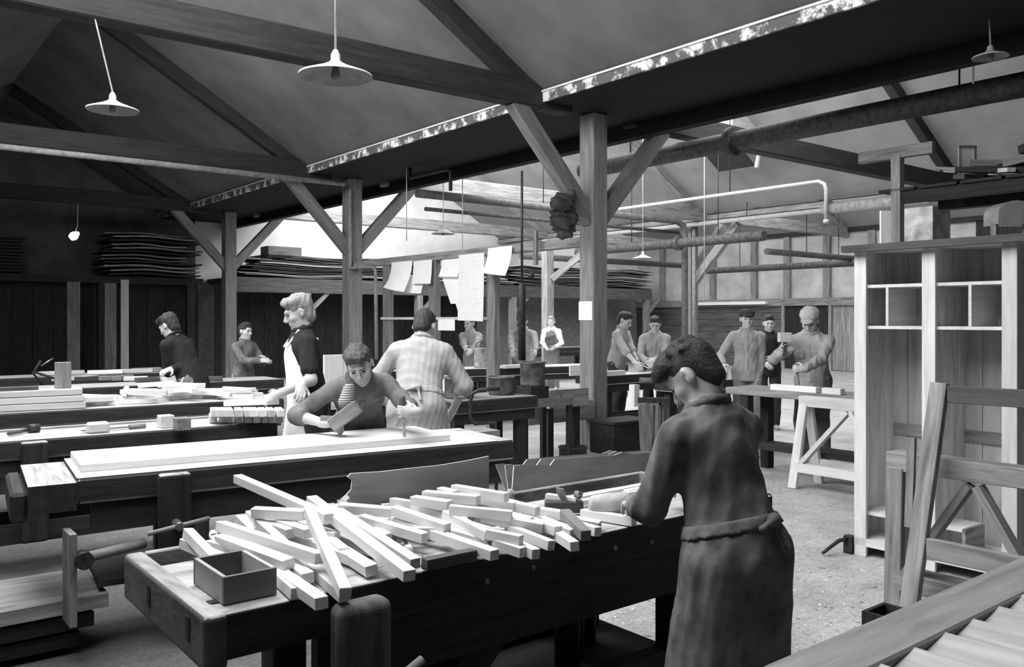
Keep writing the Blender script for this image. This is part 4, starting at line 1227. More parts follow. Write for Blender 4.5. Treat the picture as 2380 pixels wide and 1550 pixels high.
gd = thing('machine_guard', at(2355, 560, 8.0), 'rounded pale machine guard at the right edge above the shelf unit', 'guard')
gc = at(2365, 520, 8.0)
out = []
for i in range(13):
    a = math.pi * i / 12
    out.append((-.18 * math.cos(a) if True else 0, .1 + .12 * math.sin(a)))
Mg = Matrix.Translation(gc) @ Matrix(((RT.x, 0, FW.x), (RT.y, 0, FW.y), (0, 1, 0))).to_4x4()
prism('hood', [(x, z) for x, z in out] + [(.18, 0), (-.18, 0)], .25, mat('grey_machine_paint', .3, kind='noise', rough=.5, scale=5), gd, M=Mg)
for s in (-.16, .14):
    bar('guard_leg', gc + RT * s + FW * .1 + V(0, 0, .02), V(gc.x, gc.y, 0) + RT * s + FW * .1, .05, .05, WMID, gd)
# white boards standing above the shelf unit, before the far wall
for (px0, px1, y0, lab) in ((2046, 2074, 490, 'bright white board standing behind the rack post'),):
    a = at((px0 + px1) / 2, 1000, 12.0); a.z = 0
    b = at((px0 + px1) / 2, y0, 12.0)
    tag(bar('tall_board', a, b, (px1 - px0) / FPX * 12, .04, WPALE, up=(-FW.x, -FW.y, 0)), lab, 'board')
cm = thing('brick_pier', at(2145, 560, 13.0), 'pale patchy brick pier behind the overhead rack', 'pier')
pc = at(2145, 560, 13.0)
PIER = mat('patchy_white_brick', .36, kind='noise', scale=5, lo=.45, hi=1.3, bump=.5)
box('pier', pc.x - .28, pc.x + .28, pc.y - .28, pc.y + .28, 0, at(2145, 486, 13.0).z, PIER, cm)

# ================================================================== chips and sawdust specks on the floor
rn = random.Random(77)
v, f = [], []
for i in range(2600):
    x, y = rn.uniform(2.6, 9.5), rn.uniform(0.9, 9.5)
    if i % 3 == 0: x, y = rn.uniform(3.2, 5.4), rn.uniform(1.4, 4.5)
    a, L, w_ = rn.uniform(0, 6.3), rn.uniform(.004, .022), rn.uniform(.003, .008)
    ux, uy = math.cos(a), math.sin(a)
    n0 = len(v)
    z1 = rn.uniform(.002, .008)
    v += [(x - ux * L, y - uy * L, .001), (x + uy * w_, y - ux * w_, z1), (x + ux * L, y + uy * L, .003), (x - uy * w_, y + ux * w_, .001)]
    f.append((n0, n0 + 1, n0 + 2, n0 + 3))
tag(mesh_obj('wood_chips', v, f, WLT), 'pale wood chips scattered over the open floor', 'chips', kind='stuff')
# ================================================================== soft shapes: signed distances + surface nets
class Field:
    """blend of rounded shapes sampled on a grid and skinned as one closed surface"""
    def __init__(self):
        self.ops = []
        self.clips = []
        self.disp = None
    def cap(self, a, b, ra, rb=None, k=.02, flat=None, sub=False):
        self.ops.append(('cap', np.array(a, float), np.array(b, float), ra, ra if rb is None else rb, k, flat, sub)); return self
    def ell(self, c, r, R=None, k=.02, sub=False):
        self.ops.append(('ell', np.array(c, float), np.array(r, float), np.eye(3) if R is None else np.array(R), k, None, None, sub)); return self
    def clip(self, n, d):
        """keep where n.p <= d"""
        self.clips.append((np.array(n, float), d)); return self
    def bounds(self):
        lo, hi = [], []
        for o in self.ops:
            if o[7]: continue
            if o[0] == 'cap':
                r = max(o[3], o[4])
                lo.append(np.minimum(o[1], o[2]) - r); hi.append(np.maximum(o[1], o[2]) + r)
            else:
                e = np.sqrt((o[3] ** 2) @ (o[2] ** 2))
                lo.append(o[1] - e); hi.append(o[1] + e)
        return np.min(lo, 0), np.max(hi, 0)
    def mesh(self, vox):
        lo, hi = self.bounds()
        lo = lo - vox * 3 - .012; hi = hi + vox * 3 + .012
        for n, d in self.clips:                       # shrink the grid where an axis-aligned cut removes it
            ax = int(np.argmax(np.abs(n)))
            if abs(abs(n[ax]) - 1) < 1e-6:
                if n[ax] > 0: hi[ax] = min(hi[ax], d + 3 * vox)
                else: lo[ax] = max(lo[ax], -d - 3 * vox)
        dim = np.ceil((hi - lo) / vox).astype(int) + 1
        axs = [lo[i] + vox * np.arange(dim[i]) for i in range(3)]
        D = np.full(dim, .5, np.float32)
        for o in self.ops:
            k = o[5] if o[0] == 'cap' else o[4]
            if o[0] == 'cap':
                r = max(o[3], o[4]); a, b = np.minimum(o[1], o[2]) - r, np.maximum(o[1], o[2]) + r
            else:
                e = np.sqrt((o[3] ** 2) @ (o[2] ** 2)); a, b = o[1] - e, o[1] + e
            m = k + 4 * vox
            i0 = np.clip(np.floor((a - m - lo) / vox).astype(int), 0, dim); i1 = np.clip(np.ceil((b + m - lo) / vox).astype(int) + 1, 0, dim)
            if np.any(i1 <= i0): continue
            X, Y, Z = np.meshgrid(axs[0][i0[0]:i1[0]], axs[1][i0[1]:i1[1]], axs[2][i0[2]:i1[2]], indexing='ij', sparse=True)
            if o[0] == 'cap':
                A, Bv = o[1], o[2] - o[1]
                L2 = max(float(Bv @ Bv), 1e-9)
                px, py, pz = X - A[0], Y - A[1], Z - A[2]
                t = np.clip((px * Bv[0] + py * Bv[1] + pz * Bv[2]) / L2, 0, 1)
                qx, qy, qz = px - t * Bv[0], py - t * Bv[1], pz - t * Bv[2]
                if o[6] is not None:
                    n, ratio = np.array(o[6][0], float), o[6][1]
                    s = (qx * n[0] + qy * n[1] + qz * n[2]) * (1 / ratio - 1)
                    qx, qy, qz = qx + s * n[0], qy + s * n[1], qz + s * n[2]
                d = np.sqrt(qx * qx + qy * qy + qz * qz) - (o[3] + (o[4] - o[3]) * t)
            else:
                R, r = o[3], o[2]
                px, py, pz = X - o[1][0], Y - o[1][1], Z - o[1][2]
                u = [(px * R[0][i] + py * R[1][i] + pz * R[2][i]) for i in range(3)]
                k0 = np.sqrt(sum((u[i] / r[i]) ** 2 for i in range(3)))
                k1 = np.sqrt(sum((u[i] / r[i] ** 2) ** 2 for i in range(3))) + 1e-6
                d = k0 * (k0 - 1) / k1
            S = D[i0[0]:i1[0], i0[1]:i1[1], i0[2]:i1[2]]
            d = d.astype(np.float32)
            if o[7]:
                h = np.clip(.5 - .5 * (S + d) / max(k, 1e-5), 0, 1)
                S[...] = S * (1 - h) - d * h + k * h * (1 - h)
            else:
                h = np.clip(.5 + .5 * (S - d) / max(k, 1e-5), 0, 1)
                S[...] = S * (1 - h) + d * h - k * h * (1 - h)
        X, Y, Z = np.meshgrid(*axs, indexing='ij', sparse=True)
        if self.disp is not None:
            D = D + self.disp(X, Y, Z).astype(np.float32)
        for n, d in self.clips:
            D = np.maximum(D, (X * n[0] + Y * n[1] + Z * n[2] - d).astype(np.float32))
        return surface_nets(D, lo, vox)
def surface_nets(D, lo, vox):
    ins = D < 0
    nx, ny, nz = D.shape
    c = [D[i:nx - 1 + i, j:ny - 1 + j, k:nz - 1 + k] for i in (0, 1) for j in (0, 1) for k in (0, 1)]
    n_in = sum((x < 0).astype(np.int8) for x in c)
    act = (n_in > 0) & (n_in < 8)
    I = np.argwhere(act)
    if len(I) == 0: return [], []
    cv = [x[act] for x in c]
    off = np.array([(i, j, k) for i in (0, 1) for j in (0, 1) for k in (0, 1)], float)
    acc = np.zeros((len(I), 3)); cnt = np.zeros(len(I))
    for a in range(8):
        for b in range(a + 1, 8):
            if bin(a ^ b).count('1') != 1: continue
            m = (cv[a] < 0) != (cv[b] < 0)
            if not m.any(): continue
            t = cv[a][m] / (cv[a][m] - cv[b][m])
            acc[m] += off[a] + (off[b] - off[a]) * t[:, None]
            cnt[m] += 1
    P = lo + (I + acc / cnt[:, None]) * vox
    idx = np.full(act.shape, -1, np.int64); idx[act] = np.arange(len(I))
    F = []
    for ax in range(3):
        o1, o2 = [(1, 2), (2, 0), (0, 1)][ax]
        sl0 = [slice(None)] * 3; sl1 = [slice(None)] * 3
        sl0[ax] = slice(0, -1); sl1[ax] = slice(1, None)
        A, Bm = ins[tuple(sl0)], ins[tuple(sl1)]
        E = np.argwhere(A != Bm)
        E = E[(E[:, o1] > 0) & (E[:, o2] > 0) & (E[:, o1] < D.shape[o1] - 1) & (E[:, o2] < D.shape[o2] - 1)]
        if len(E) == 0: continue
        q = []
        for (s, t) in ((-1, -1), (0, -1), (0, 0), (-1, 0)):
            e = E.copy(); e[:, o1] += s; e[:, o2] += t
            q.append(idx[e[:, 0], e[:, 1], e[:, 2]])
        Q = np.stack(q, 1)
        fl = ~A[E[:, 0], E[:, 1], E[:, 2]]
        Q[fl] = Q[fl][:, ::-1]
        F.append(Q)
    F = np.concatenate(F)
    F = F[(F >= 0).all(1)]
    return P, F
def soft(name, field, vox, m, par=None, M=None):
    P, F = field.mesh(vox)
    me = bpy.data.meshes.new(name)
    me.vertices.add(len(P)); me.vertices.foreach_set('co', np.asarray(P, np.float32).ravel())
    me.loops.add(len(F) * 4); me.loops.foreach_set('vertex_index', F.astype(np.int32).ravel())
    me.polygons.add(len(F)); me.polygons.foreach_set('loop_start', np.arange(0, len(F) * 4, 4, dtype=np.int32))
    me.update(calc_edges=True)
    me.shade_smooth()
    me.materials.append(m)
    o = bpy.data.objects.new(name, me)
    if M is not None and par is None: o.matrix_basis = M
    link(o, par, world=False)
    return o
def folds(amp, seed, f=(14, 14, 6), n=4):
    r = np.random.RandomState(seed)
    T = [(r.normal(size=3) * np.array(f), r.uniform(0, 6.28)) for _ in range(n)]
    def g(X, Y, Z):
        s = 0
        for v, ph in T:
            s = s + np.sin(X * v[0] + Y * v[1] + Z * v[2] + ph)
        return amp * s / n * 1.6
    return g

def creases(amp, seed, n=5):
    """sharp-crested folds, mostly running downwards, wandering sideways"""
    r = np.random.RandomState(seed)
    T = []
    for i in range(n):
        v = r.normal(size=3) * np.array((17, 17, 7)) * (1 + .5 * i)
        T.append((v, r.uniform(0, 6.28), r.normal(size=3) * 6, r.uniform(0, 6.28), 1 / (1 + .35 * i)))
    W = sum(t[4] for t in T)
    def g(X, Y, Z):
        s = 0
        for v, ph, w, p2, a in T:
            wob = 1.3 * np.sin(X * w[0] + Y * w[1] + Z * w[2] + p2)
            s = s + a * (np.abs(np.sin((X * v[0] + Y * v[1] + Z * v[2] + ph + wob) * .7)) - .6)
        return amp * s / W * 2.0
    return g

# ------------------------------------------------------------------ figures
HAIRD = mat('dark_hair', .03, rough=.55, kind='wood', scale=75, stretch=4, lo=.3, hi=2.6, bump=1.0)
HAIRL = mat('fair_hair', .30, rough=.6, kind='wood', scale=75, stretch=4, lo=.5, hi=1.4, bump=.6)
HAIRM = mat('brown_hair', .05, rough=.5, kind='wood', scale=75, stretch=4, lo=.4, hi=2.2, bump=.6)
EYE_M = mat('eye_dark', .05, rough=.3, kind='noise')
LIP_M = mat('lip', .27, rough=.5, kind='noise')
def rot(ax, a):
    return np.array(Matrix.Rotation(a, 3, ax))
def ik(S, T, l1, l2, pole):
    S, T, pole = Vector(S), Vector(T), Vector(pole)
    d = T - S
    L = min(d.length, (l1 + l2) * .995)
    u = d.normalized()
    T = S + u * L
    x = (l1 * l1 - l2 * l2 + L * L) / (2 * L)
    h = math.sqrt(max(l1 * l1 - x * x, 0))
    p = pole - u * pole.dot(u)
    p = p.normalized() if p.length > 1e-4 else u.orthogonal().normalized()
    return S + u * x + p * h, T
def hand(F, W, d, n, side, s, curl, grip=False):
    """palm, four fingers and thumb; d = finger direction, n = palm normal, side = +1 for a right hand"""
    W, d, n = Vector(W), Vector(d).normalized(), Vector(n)
    n = (n - d * n.dot(d)).normalized()
    u = d.cross(n) * side                                # towards the thumb
    R = np.array([list(u), list(d), list(n)]).T
    F.ell(W + d * .05 * s, (.041 * s, .055 * s, .018 * s), R, k=.012)
    F.cap(W - d * .02 * s, W + d * .03 * s, .026 * s, .028 * s, k=.02)
    for i, (o, L) in enumerate(((.031, .072), (.0105, .080), (-.0105, .075), (-.031, .060))):
        p = W + d * (.092 - .006 * (i == 3) - .004 * (i == 0)) * s + u * o * s
        a = 0.0
        for j, fr in enumerate((.45, .32, .25)):
            a += curl * (.75, 1.0, .8)[j] * (1 + .06 * i)
            q = p + (d * math.cos(a) + n * math.sin(a)) * L * fr * s
            F.cap(p, q, (.0098 - .001 * j) * s, (.0092 - .001 * j) * s, k=.004)
            p = q
    p = W + d * .03 * s + u * .036 * s
    q = p + (d * .6 + u * .6 + n * (.35 + .5 * grip)).normalized() * .045 * s
    r_ = q + (d * .8 + u * (.25 - .6 * grip) + n * (.3 + .5 * grip)).normalized() * .038 * s
    F.cap(p, q, .0135 * s, .0115 * s, k=.008)
    F.cap(q, r_, .011 * s, .009 * s, k=.004)

def shell(F, e):
    G = Field()
    G.ops = [op for op in F.ops]
    G.clips = list(F.clips)
    G.disp = lambda X, Y, Z: (F.disp(X, Y, Z) if F.disp else 0) - e
    return G

def person(label, loc, face, h=1.72, lean=0, head=(20, 0, 0), hands=(None, None), poles=((-.6, -.5, -.5), (.6, -.5, -.5)), hdir=(None, None), hnorm=(None, None), curl=(.45, .45), grip=(False, False),
           shirt=None, trousers=None, apron=None, coat=None, sleeves='long', hair=HAIRD, style='short', cap=None, vest=None, vox=.009, skin=SKIN, stout=1.0, seed=1, side_lean=0, brow=1, legs_apart=.1, twist=0, front=0):
    s = h / 1.72
    yaw = math.atan2(-face[0], face[1])
    M = Matrix.Translation((loc[0], loc[1], 0)) @ Matrix.Rotation(yaw, 4, 'Z')
    Mi = M.inverted()
    lv = lambda a: Vector(a) * s
    ln, sl = math.radians(lean), math.radians(side_lean)
    pel = V(0, -.12 * math.sin(ln), .92) * s
    up = V(math.sin(sl), math.sin(ln), math.cos(ln)).normalized()
    rt = V(math.cos(math.radians(twist)), math.sin(math.radians(twist)), -math.sin(sl)); rt = (rt - up * rt.dot(up)).normalized()
    fw = up.cross(rt)
    RB = np.array([list(rt), list(fw), list(up)]).T
    T = lambda x, y, z: pel + (rt * x + fw * y + up * z) * s
    # head frame
    hp, hy, hr = [math.radians(a) for a in head]
    nk = V(math.sin(sl), math.sin(ln * .9 + hp * .35), math.cos(ln * .9 + hp * .35)).normalized()
    neck = T(0, -.005, .52)
    RH = rot('Z', hy) @ rot('X', -(hp + ln * .35)) @ rot('Y', hr)
    hc = neck + nk * .138 * s
    H = lambda x, y, z: hc + Vector(RH @ np.array([x, y, z])) * s
    # limbs
    sh = [T(-.172 * stout, 0, .44), T(.172 * stout, 0, .44)]
    l1, l2 = .285 * s, .26 * s
    el, wr_ = [], []
    for i in (0, 1):
        tg = hands[i]
        tg = (Mi @ Vector(tg)) if tg is not None else (T((-.27, .27)[i], .05, -.12))
        d_ = hdir[i]
        e, w = ik(sh[i], tg, l1, l2, lv(poles[i]))
        el.append(e); wr_.append(w)
    hip = [T(-.095, 0, 0), T(.095, 0, 0)]
    kn = [V(-legs_apart, .03, .5) * s, V(legs_apart, .03, .5) * s]
    an = [V(-legs_apart * 1.1, -.03, .08) * s, V(legs_apart * 1.1, -.03, .08) * s]
    # ---- body
    B = Field()
    B.ell(T(0, 0, .02), (.165 * s * stout, .115 * s, .12 * s), RB, k=.05)
    B.ell(T(0, 0, .2), (.145 * s * stout, .1 * s, .16 * s), RB, k=.06)
    B.ell(T(0, .005, .37), (.165 * s * stout, .11 * s, .16 * s), RB, k=.06)
    for sx in (-1, 1): B.cap(T(sx * .03, -.01, .49), T(sx * .14 * stout, 0, .435), .052 * s, k=.05)
    B.cap(neck - up * .03 * s, H(0, -.022, -.05), .06 * s, .052 * s, k=.03)
    B.ell(H(0, -.014, .03), (.076 * s, .097 * s, .088 * s), RH, k=.02)
    B.ell(H(0, .028, -.03), (.061 * s, .066 * s, .085 * s), RH, k=.03)
    B.ell(H(0, .04, -.078), (.045 * s, .046 * s, .04 * s), RH, k=.03)
    B.ell(H(0, .076, -.1), (.02 * s, .016 * s, .015 * s), RH, k=.02)
    B.cap(H(-.034, .083, .03), H(.034, .083, .03), .013 * s, k=.016)
    for sx in (-1, 1):
        B.ell(H(sx * .04, .058, -.022), (.026 * s, .028 * s, .024 * s), RH, k=.018)
        B.ell(H(sx * .031, .1, .006), (.018 * s, .016 * s, .011 * s), RH, k=.010, sub=True)
        B.ell(H(sx * .080, -.010, -.004), (.012 * s, .021 * s, .034 * s), RH @ rot('Z', sx * -.45), k=.006)
        B.ell(H(sx * .0915, .004, .0), (.007 * s, .011 * s, .02 * s), RH @ rot('Z', sx * -.45), k=.004, sub=True)
    B.cap(H(0, .094, .012), H(0, .115, -.024), .008 * s, .0125 * s, k=.008)
    B.ell(H(0, .105, -.032), (.019 * s, .013 * s, .010 * s), RH, k=.008)
    B.cap(H(-.018, .088, -.06), H(.018, .088, -.06), .0095 * s, k=.008)
    for i in (0, 1):
        B.cap(sh[i], el[i], .05 * s, .041 * s, k=.04)
        B.cap(el[i], wr_[i], .042 * s, .027 * s, k=.015)
        dd = wr_[i] - el[i]
        d_ = Mi.to_3x3() @ Vector(hdir[i]) if hdir[i] is not None else dd
        n_ = Mi.to_3x3() @ Vector(hnorm[i]) if hnorm[i] is not None else V((.7, -.7)[i], .2, -.6)
        hand(B, wr_[i], d_, n_, (-1, 1)[i], s, curl[i], grip[i])
        B.cap(hip[i], kn[i], .085 * s, .055 * s, k=.05)
        B.cap(kn[i], an[i], .056 * s, .036 * s, k=.02)
        B.cap(an[i] - V(0, 0, .035) * s, an[i] + V(0, .15, -.05) * s, .038 * s, .03 * s, k=.02)
    B.clip((0, 0, -1), 0.0)
    o = soft('person', B, vox, skin, None, M)
    tag(o, label, 'person')
    # ---- face details
    for sx in (-1, 1):
        e = Field().ell(H(sx * .031, .083, .004), (.0145 * s, .009 * s, .0062 * s), RH)
        soft('eye', e, .0025 if vox < .0085 else .004, EYE_M, o)
        if brow:
            e = Field().cap(H(sx * .016, .0985, .027), H(sx * .046, .088, .03), .0045 * s, .0035 * s, k=.004)
            soft('eyebrow', e, .0025 if vox < .0085 else .004, hair, o)
    # ---- hair
    Hf = Field()
    if style == 'quiff':
        Hf.ell(H(0, -.022, .04), (.080 * s, .099 * s, .082 * s), RH, k=.02)
        rt_ = np.random.RandomState(seed)
        for q in range(70):
            a, b_ = rt_.uniform(-1.25, 1.25), rt_.uniform(-1.0, 1.35)
            x, y, z = .07 * math.sin(a), .09 * math.sin(b_) - .01, .035 + .082 * math.cos(a) * math.cos(b_ * .8)
            d_ = np.array((x * 3 + rt_.normal() * .12, .45 + rt_.normal() * .3, .35 + rt_.normal() * .25)); d_ /= np.linalg.norm(d_)
            Lh = rt_.uniform(.02, .042)
            Hf.cap(H(x, y, z), H(x + d_[0] * Lh, y + d_[1] * Lh, z + d_[2] * Lh), .010 * s, .0035 * s, k=.005)
        for q, (x, y, z, r) in enumerate(((-.03, .05, .098, .04), (.03, .045, .1, .04), (0, .0, .108, .045), (-.04, .088, .078, .03), (.01, .088, .088, .034), (.04, -.02, .098, .04), (0, -.05, .1, .04))):
            Hf.ell(H(x, y, z), (r * s, r * 1.1 * s, r * .8 * s), RH, k=.025)
    elif style == 'swept':
        Hf.ell(H(0, -.024, .045), (.085 * s, .1 * s, .088 * s), RH, k=.02)
        for q, (x, y, z, r) in enumerate(((-.03, .05, .092, .042), (.025, .045, .098, .044), (0, -.01, .108, .045), (.05, .0, .085, .04), (-.05, .0, .085, .04), (0, -.06, .085, .045))):
            Hf.ell(H(x, y, z), (r * s, r * 1.2 * s, r * .8 * s), RH, k=.02)
    else:
        Hf.ell(H(0, -.022, .042), (.083 * s, .1 * s, .087 * s), RH, k=.02)
        Hf.ell(H(0, .03, .105), (.06 * s, .06 * s, .035 * s), RH, k=.03)
    if style == 'quiff': Hf.ell(H(0, -.05, -.03), (.06 * s, .052 * s, .07 * s), RH, k=.03)
    else: Hf.ell(H(0, -.052, -.035), (.068 * s, .06 * s, .075 * s), RH, k=.03)
    Hf.ell(H(0, .09, -.035), (.085 * s, .075 * s, .085 * s), RH, k=.012, sub=True)
    for sx in (-1, 1):
        Hf.ell(H(sx * .09, .03, -.045), (.05 * s, .06 * s, .05 * s), RH, k=.01, sub=True)
        Hf.ell(H(sx * .095, -.012, -.012), (.03 * s, .03 * s, .042 * s), RH, k=.008, sub=True)
    Hf.ell(H(0, -.05, -.175), (.13 * s, .12 * s, .075 * s), RH, k=.012, sub=True)
    amp = {'quiff': .003, 'swept': .006}.get(style, .004)
    Hf.disp = folds(amp, seed, (95, 95, 60), 6)
    if cap is not None: Hf.ell(H(0, .0, .12), (.12 * s, .14 * s, .055 * s), RH, k=.004, sub=True)
    if cap is None or style != 'none':
        soft('hair', Hf, min(vox, .008), hair, o)
    if cap is not None:
        C = Field().ell(H(0, -.02, .075), (.1 * s, .118 * s, .068 * s), RH, k=.02)
        C.ell(H(0, .095, .052), (.062 * s, .055 * s, .01 * s), RH, k=.012)
        C.disp = folds(.004, seed + 3, (40, 40, 40))
        soft('cap', C, min(vox, .008), cap, o)
    # ---- clothes
    fs = (26, 26, 10)
    if trousers is not None:
        P_ = Field()
        P_.ell(T(0, 0, .03), (.166 * s * stout, .122 * s, .13 * s), RB, k=.05)
        for i in (0, 1):
            P_.cap(hip[i], kn[i], .094 * s, .076 * s, k=.04)
            P_.cap(kn[i], an[i], .08 * s, .07 * s, k=.03)
        P_.disp = creases(.010, seed + 5)
        P_.clip((0, 0, -1), -.05)
        soft('trousers', P_, max(vox, .011), trousers, o)
    def torso(F, e):
        F.ell(T(0, 0, .2), ((.15 + e) * s * stout, (.112 + e) * s, .2 * s), RB, k=.06)
        F.ell(T(0, .005, .37), ((.172 + e) * s * stout, (.12 + e) * s, .17 * s), RB, k=.06)
        for sx in (-1, 1): F.cap(T(sx * .03, -.012, .492), T(sx * .15 * stout, 0, .436), (.056 + e) * s, (.06 + e) * s, k=.05)
        F.cap(T(0, -.01, .47), T(0, .0, .525), (.075 + e) * s, .066 * s, k=.03)
    def arms(F, e, full):
        for i in (0, 1):
            F.cap(sh[i], el[i], (.062 + e) * s, (.055 + e) * s, k=.04)
            f_ = {'long': .93, 'rolled': .18, 'short': 0.0}[full]
            if full == 'short':
                continue
            w = el[i].lerp(wr_[i], f_)
            F.cap(el[i], w, (.055 + e) * s, (.044 + e) * s if full == 'long' else (.056 + e) * s, k=.02)
    main = coat or shirt
    if main is not None:
        S_ = Field()
        torso(S_, .012 if coat else .0)
        S_.ell(T(0, 0, .02), ((.172 + (.015 if coat else 0)) * s * stout, (.125 + (.015 if coat else 0)) * s, .14 * s), RB, k=.05)
        if not coat:
            S_.cap(T(0, 0, .12), T(0, .01, -.08), .15 * s * stout, .168 * s * stout, k=.05, flat=(tuple(fw), .76))
            S_.clip(-np.array(list(up)), -float(np.array(list(up)) @ np.array(list(T(0, 0, -.12)))))
        if sleeves == 'short':
            for i in (0, 1):
                S_.cap(sh[i], sh[i].lerp(el[i], .72), .066 * s, .066 * s, k=.04)
        else:
            arms(S_, .006 if coat else 0.0, sleeves)
        if coat:
            a, b = T(0, 0, .1), V(0, pel.y / s * .6, .42) * s
            S_.cap(a, b, .155 * s * stout, .235 * s * stout, k=.06, flat=((0, 1, 0), .78))
            for i in (0, 1): S_.cap(hip[i], kn[i], .125 * s, .14 * s, k=.06)
            S_.clip((0, 0, -1), -.36 * s)
        S_.disp = creases(.011 if not coat else .013, seed + 9)
        # neck opening
        S_.ell(neck + nk * .1 * s, (.07 * s, .07 * s, .075 * s), None, k=.012, sub=True)
        g = soft('coat' if coat else 'shirt', S_, max(vox, .009), main, o)
        # collar
        Cl = Field()
        n12 = 14
        pts = []
        for q in range(n12 + 1):
            a = math.radians(-250 + 320 * q / n12)
            pts.append(neck + (rt * math.cos(a) * .075 + fw * math.sin(a) * .07 + up * (.02 - .012 * math.sin(a))) * s)
        for q in range(n12):
            Cl.cap(pts[q], pts[q + 1], .017 * s, k=.006)
        soft('collar', Cl, max(vox * .8, .007), main, o)
        if sleeves == 'rolled':
            for i in (0, 1):
                w0, w1 = el[i].lerp(wr_[i], .1), el[i].lerp(wr_[i], .2)
                soft('rolled_cuff', Field().cap(w0, w1, .063 * s, .061 * s), max(vox, .009), main, o)
    if coat:
        un = np.array(list(up))
        b0 = float(un @ np.array(list(T(0, 0, .12))))
        Bl = shell(S_, .008); Bl.clip(un, b0 + .022 * s); Bl.clip(-un, -(b0 - .022 * s))
        Bl.clips = [c for c in Bl.clips if True]
        soft('belt', Bl, max(vox * .8, .008), coat, o)
        kt = T(.03, -.165, .12)
        K_ = Field().ell(kt, (.03 * s, .022 * s, .024 * s)).cap(kt, kt + (rt * -.07 + up * -.02) * s, .011 * s, .013 * s, k=.01).cap(kt, kt + (rt * .03 + up * -.1 - fw * .01) * s, .009 * s, .012 * s, k=.01)
        soft('belt_knot', K_, max(vox, .008), coat, o)
    elif main is not None and front:
        rn_, fn_, un = (np.array(list(a)) for a in (rt, fw, up))
        c0_ = np.array(list(T(0, 0, 0)))
        def patch(nm_, x0, x1, z0, z1, e):
            Q = shell(S_, e)
            Q.clip(rn_, float(rn_ @ c0_) + x1 * s); Q.clip(-rn_, -(float(rn_ @ c0_) + x0 * s))
            Q.clip(un, float(un @ c0_) + z1 * s); Q.clip(-un, -(float(un @ c0_) + z0 * s))
            Q.clip(-fn_, -(float(fn_ @ c0_) + .02 * s))
            soft(nm_, Q, max(vox, .009), main, o)
        patch('placket', -.02, .022, .02, .44, .006)
        patch('pocket', .045, .125, .27, .37, .006)
        if front > 1: patch('pocket', -.125, -.045, .27, .37, .006)
    if apron is not None:
        A_ = Field()
        A_.ell(T(0, .02, .33), (.15 * s * stout, .13 * s, .17 * s), RB, k=.04)
        A_.ell(T(0, .015, .15), (.175 * s * stout, .14 * s, .2 * s), RB, k=.06)
        A_.cap(T(0, .03, .05), V(0, .06, .5) * s, .16 * s * stout, .19 * s, k=.05, flat=((0, 1, 0), .75))
        A_.clip(-np.array(list(fw)), -float(np.array(list(fw)) @ np.array(list(T(0, .03, 0)))))
        A_.clip((0, 0, -1), -.45 * s)
        A_.disp = creases(.008, seed + 13)
        soft('apron', A_, max(vox, .01), apron, o)
        for sx in (-1, 1):
            soft('apron_strap', Field().cap(T(sx * .08, .13, .42), T(sx * .075, .03, .535), .009 * s).cap(T(sx * .075, .02, .525), T(sx * .05, -.098, .45), .009 * s), .007, apron, o)


    return o
# ================================================================== tarpaulin on the knee brace
TARP = cloth('black_tarpaulin', .03, lo=.4, hi=2.5, scale=5)
TARP.node_tree.nodes['Principled BSDF'].inputs['Roughness'].default_value = .45
tc0 = at(1308, 500, 10.2)
tf = Field()
tf.ell(tc0 + V(0, 0, .12), (.16, .13, .14), k=.05).ell(tc0 + V(.02, 0, -.06), (.18, .13, .16), k=.05).ell(tc0 + RT * .03 + V(0, 0, -.2), (.1, .08, .09), k=.05)
tf.cap(tc0 + V(0, 0, .1), tc0 + RT * .14 + V(0, 0, .3), .05, .03, k=.05)
def crumple(X, Y, Z):
    a = np.abs(np.sin(X * 19 + Z * 23 + 2 * np.sin(Y * 9 + Z * 7))) + np.abs(np.sin(Y * 21 - Z * 13 + 1.5 * np.sin(X * 12)))
    return .035 * (a - 1.1)
tf.disp = crumple
o = soft('tarpaulin', tf, .012, TARP)
tag(o, 'crumpled black tarpaulin hung on the left knee brace of the nearest post', 'tarpaulin')

# ================================================================== the people
def dirv(r, f):
    """horizontal direction given along the picture's right and into its depth"""
    d = RT * r + FW * f
    return d.normalized()
COATD = cloth('dark_work_coat', .13, lo=.45, hi=1.9, scale=7)
SHIRTD = cloth('dark_shirt', .03)
SHIRTM = cloth('mid_grey_shirt', .16, lo=.6, hi=1.4)
SHIRTL = cloth('light_grey_smock', .40, lo=.85, hi=1.15)
JACK = cloth('pale_work_jacket', .34, lo=.8, hi=1.2)
WHITEC = cloth('white_cloth', .8, lo=.9, hi=1.08)
TROD = cloth('dark_trousers', .05)
TROM = cloth('grey_trousers', .16)
TROL = cloth('pale_trousers', .3)
CAPD = cloth('dark_cap', .05)
CAPL = cloth('pale_knit_cap', .42)

# --- the boy in the foreground, seen from behind
bp = at(1700, 900, 2.72)
person('boy in a long dark belted work coat bending over the foreground bench', (bp.x, bp.y), dirv(-.58, .81), h=1.57, lean=15, head=(40, 20, 0), side_lean=-1,
       hands=(on(1478, 1172, .95), on(1600, 1130, .95) + V(0, .05, 0)), poles=((-.55, -.5, -.45), (.6, -.4, -.5)), hnorm=((0, 0, -1), (0, 0, -1)),
       curl=(.5, .4), coat=COATD, trousers=TROD, hair=HAIRD, style='quiff', vox=.0068, seed=4, stout=.97)
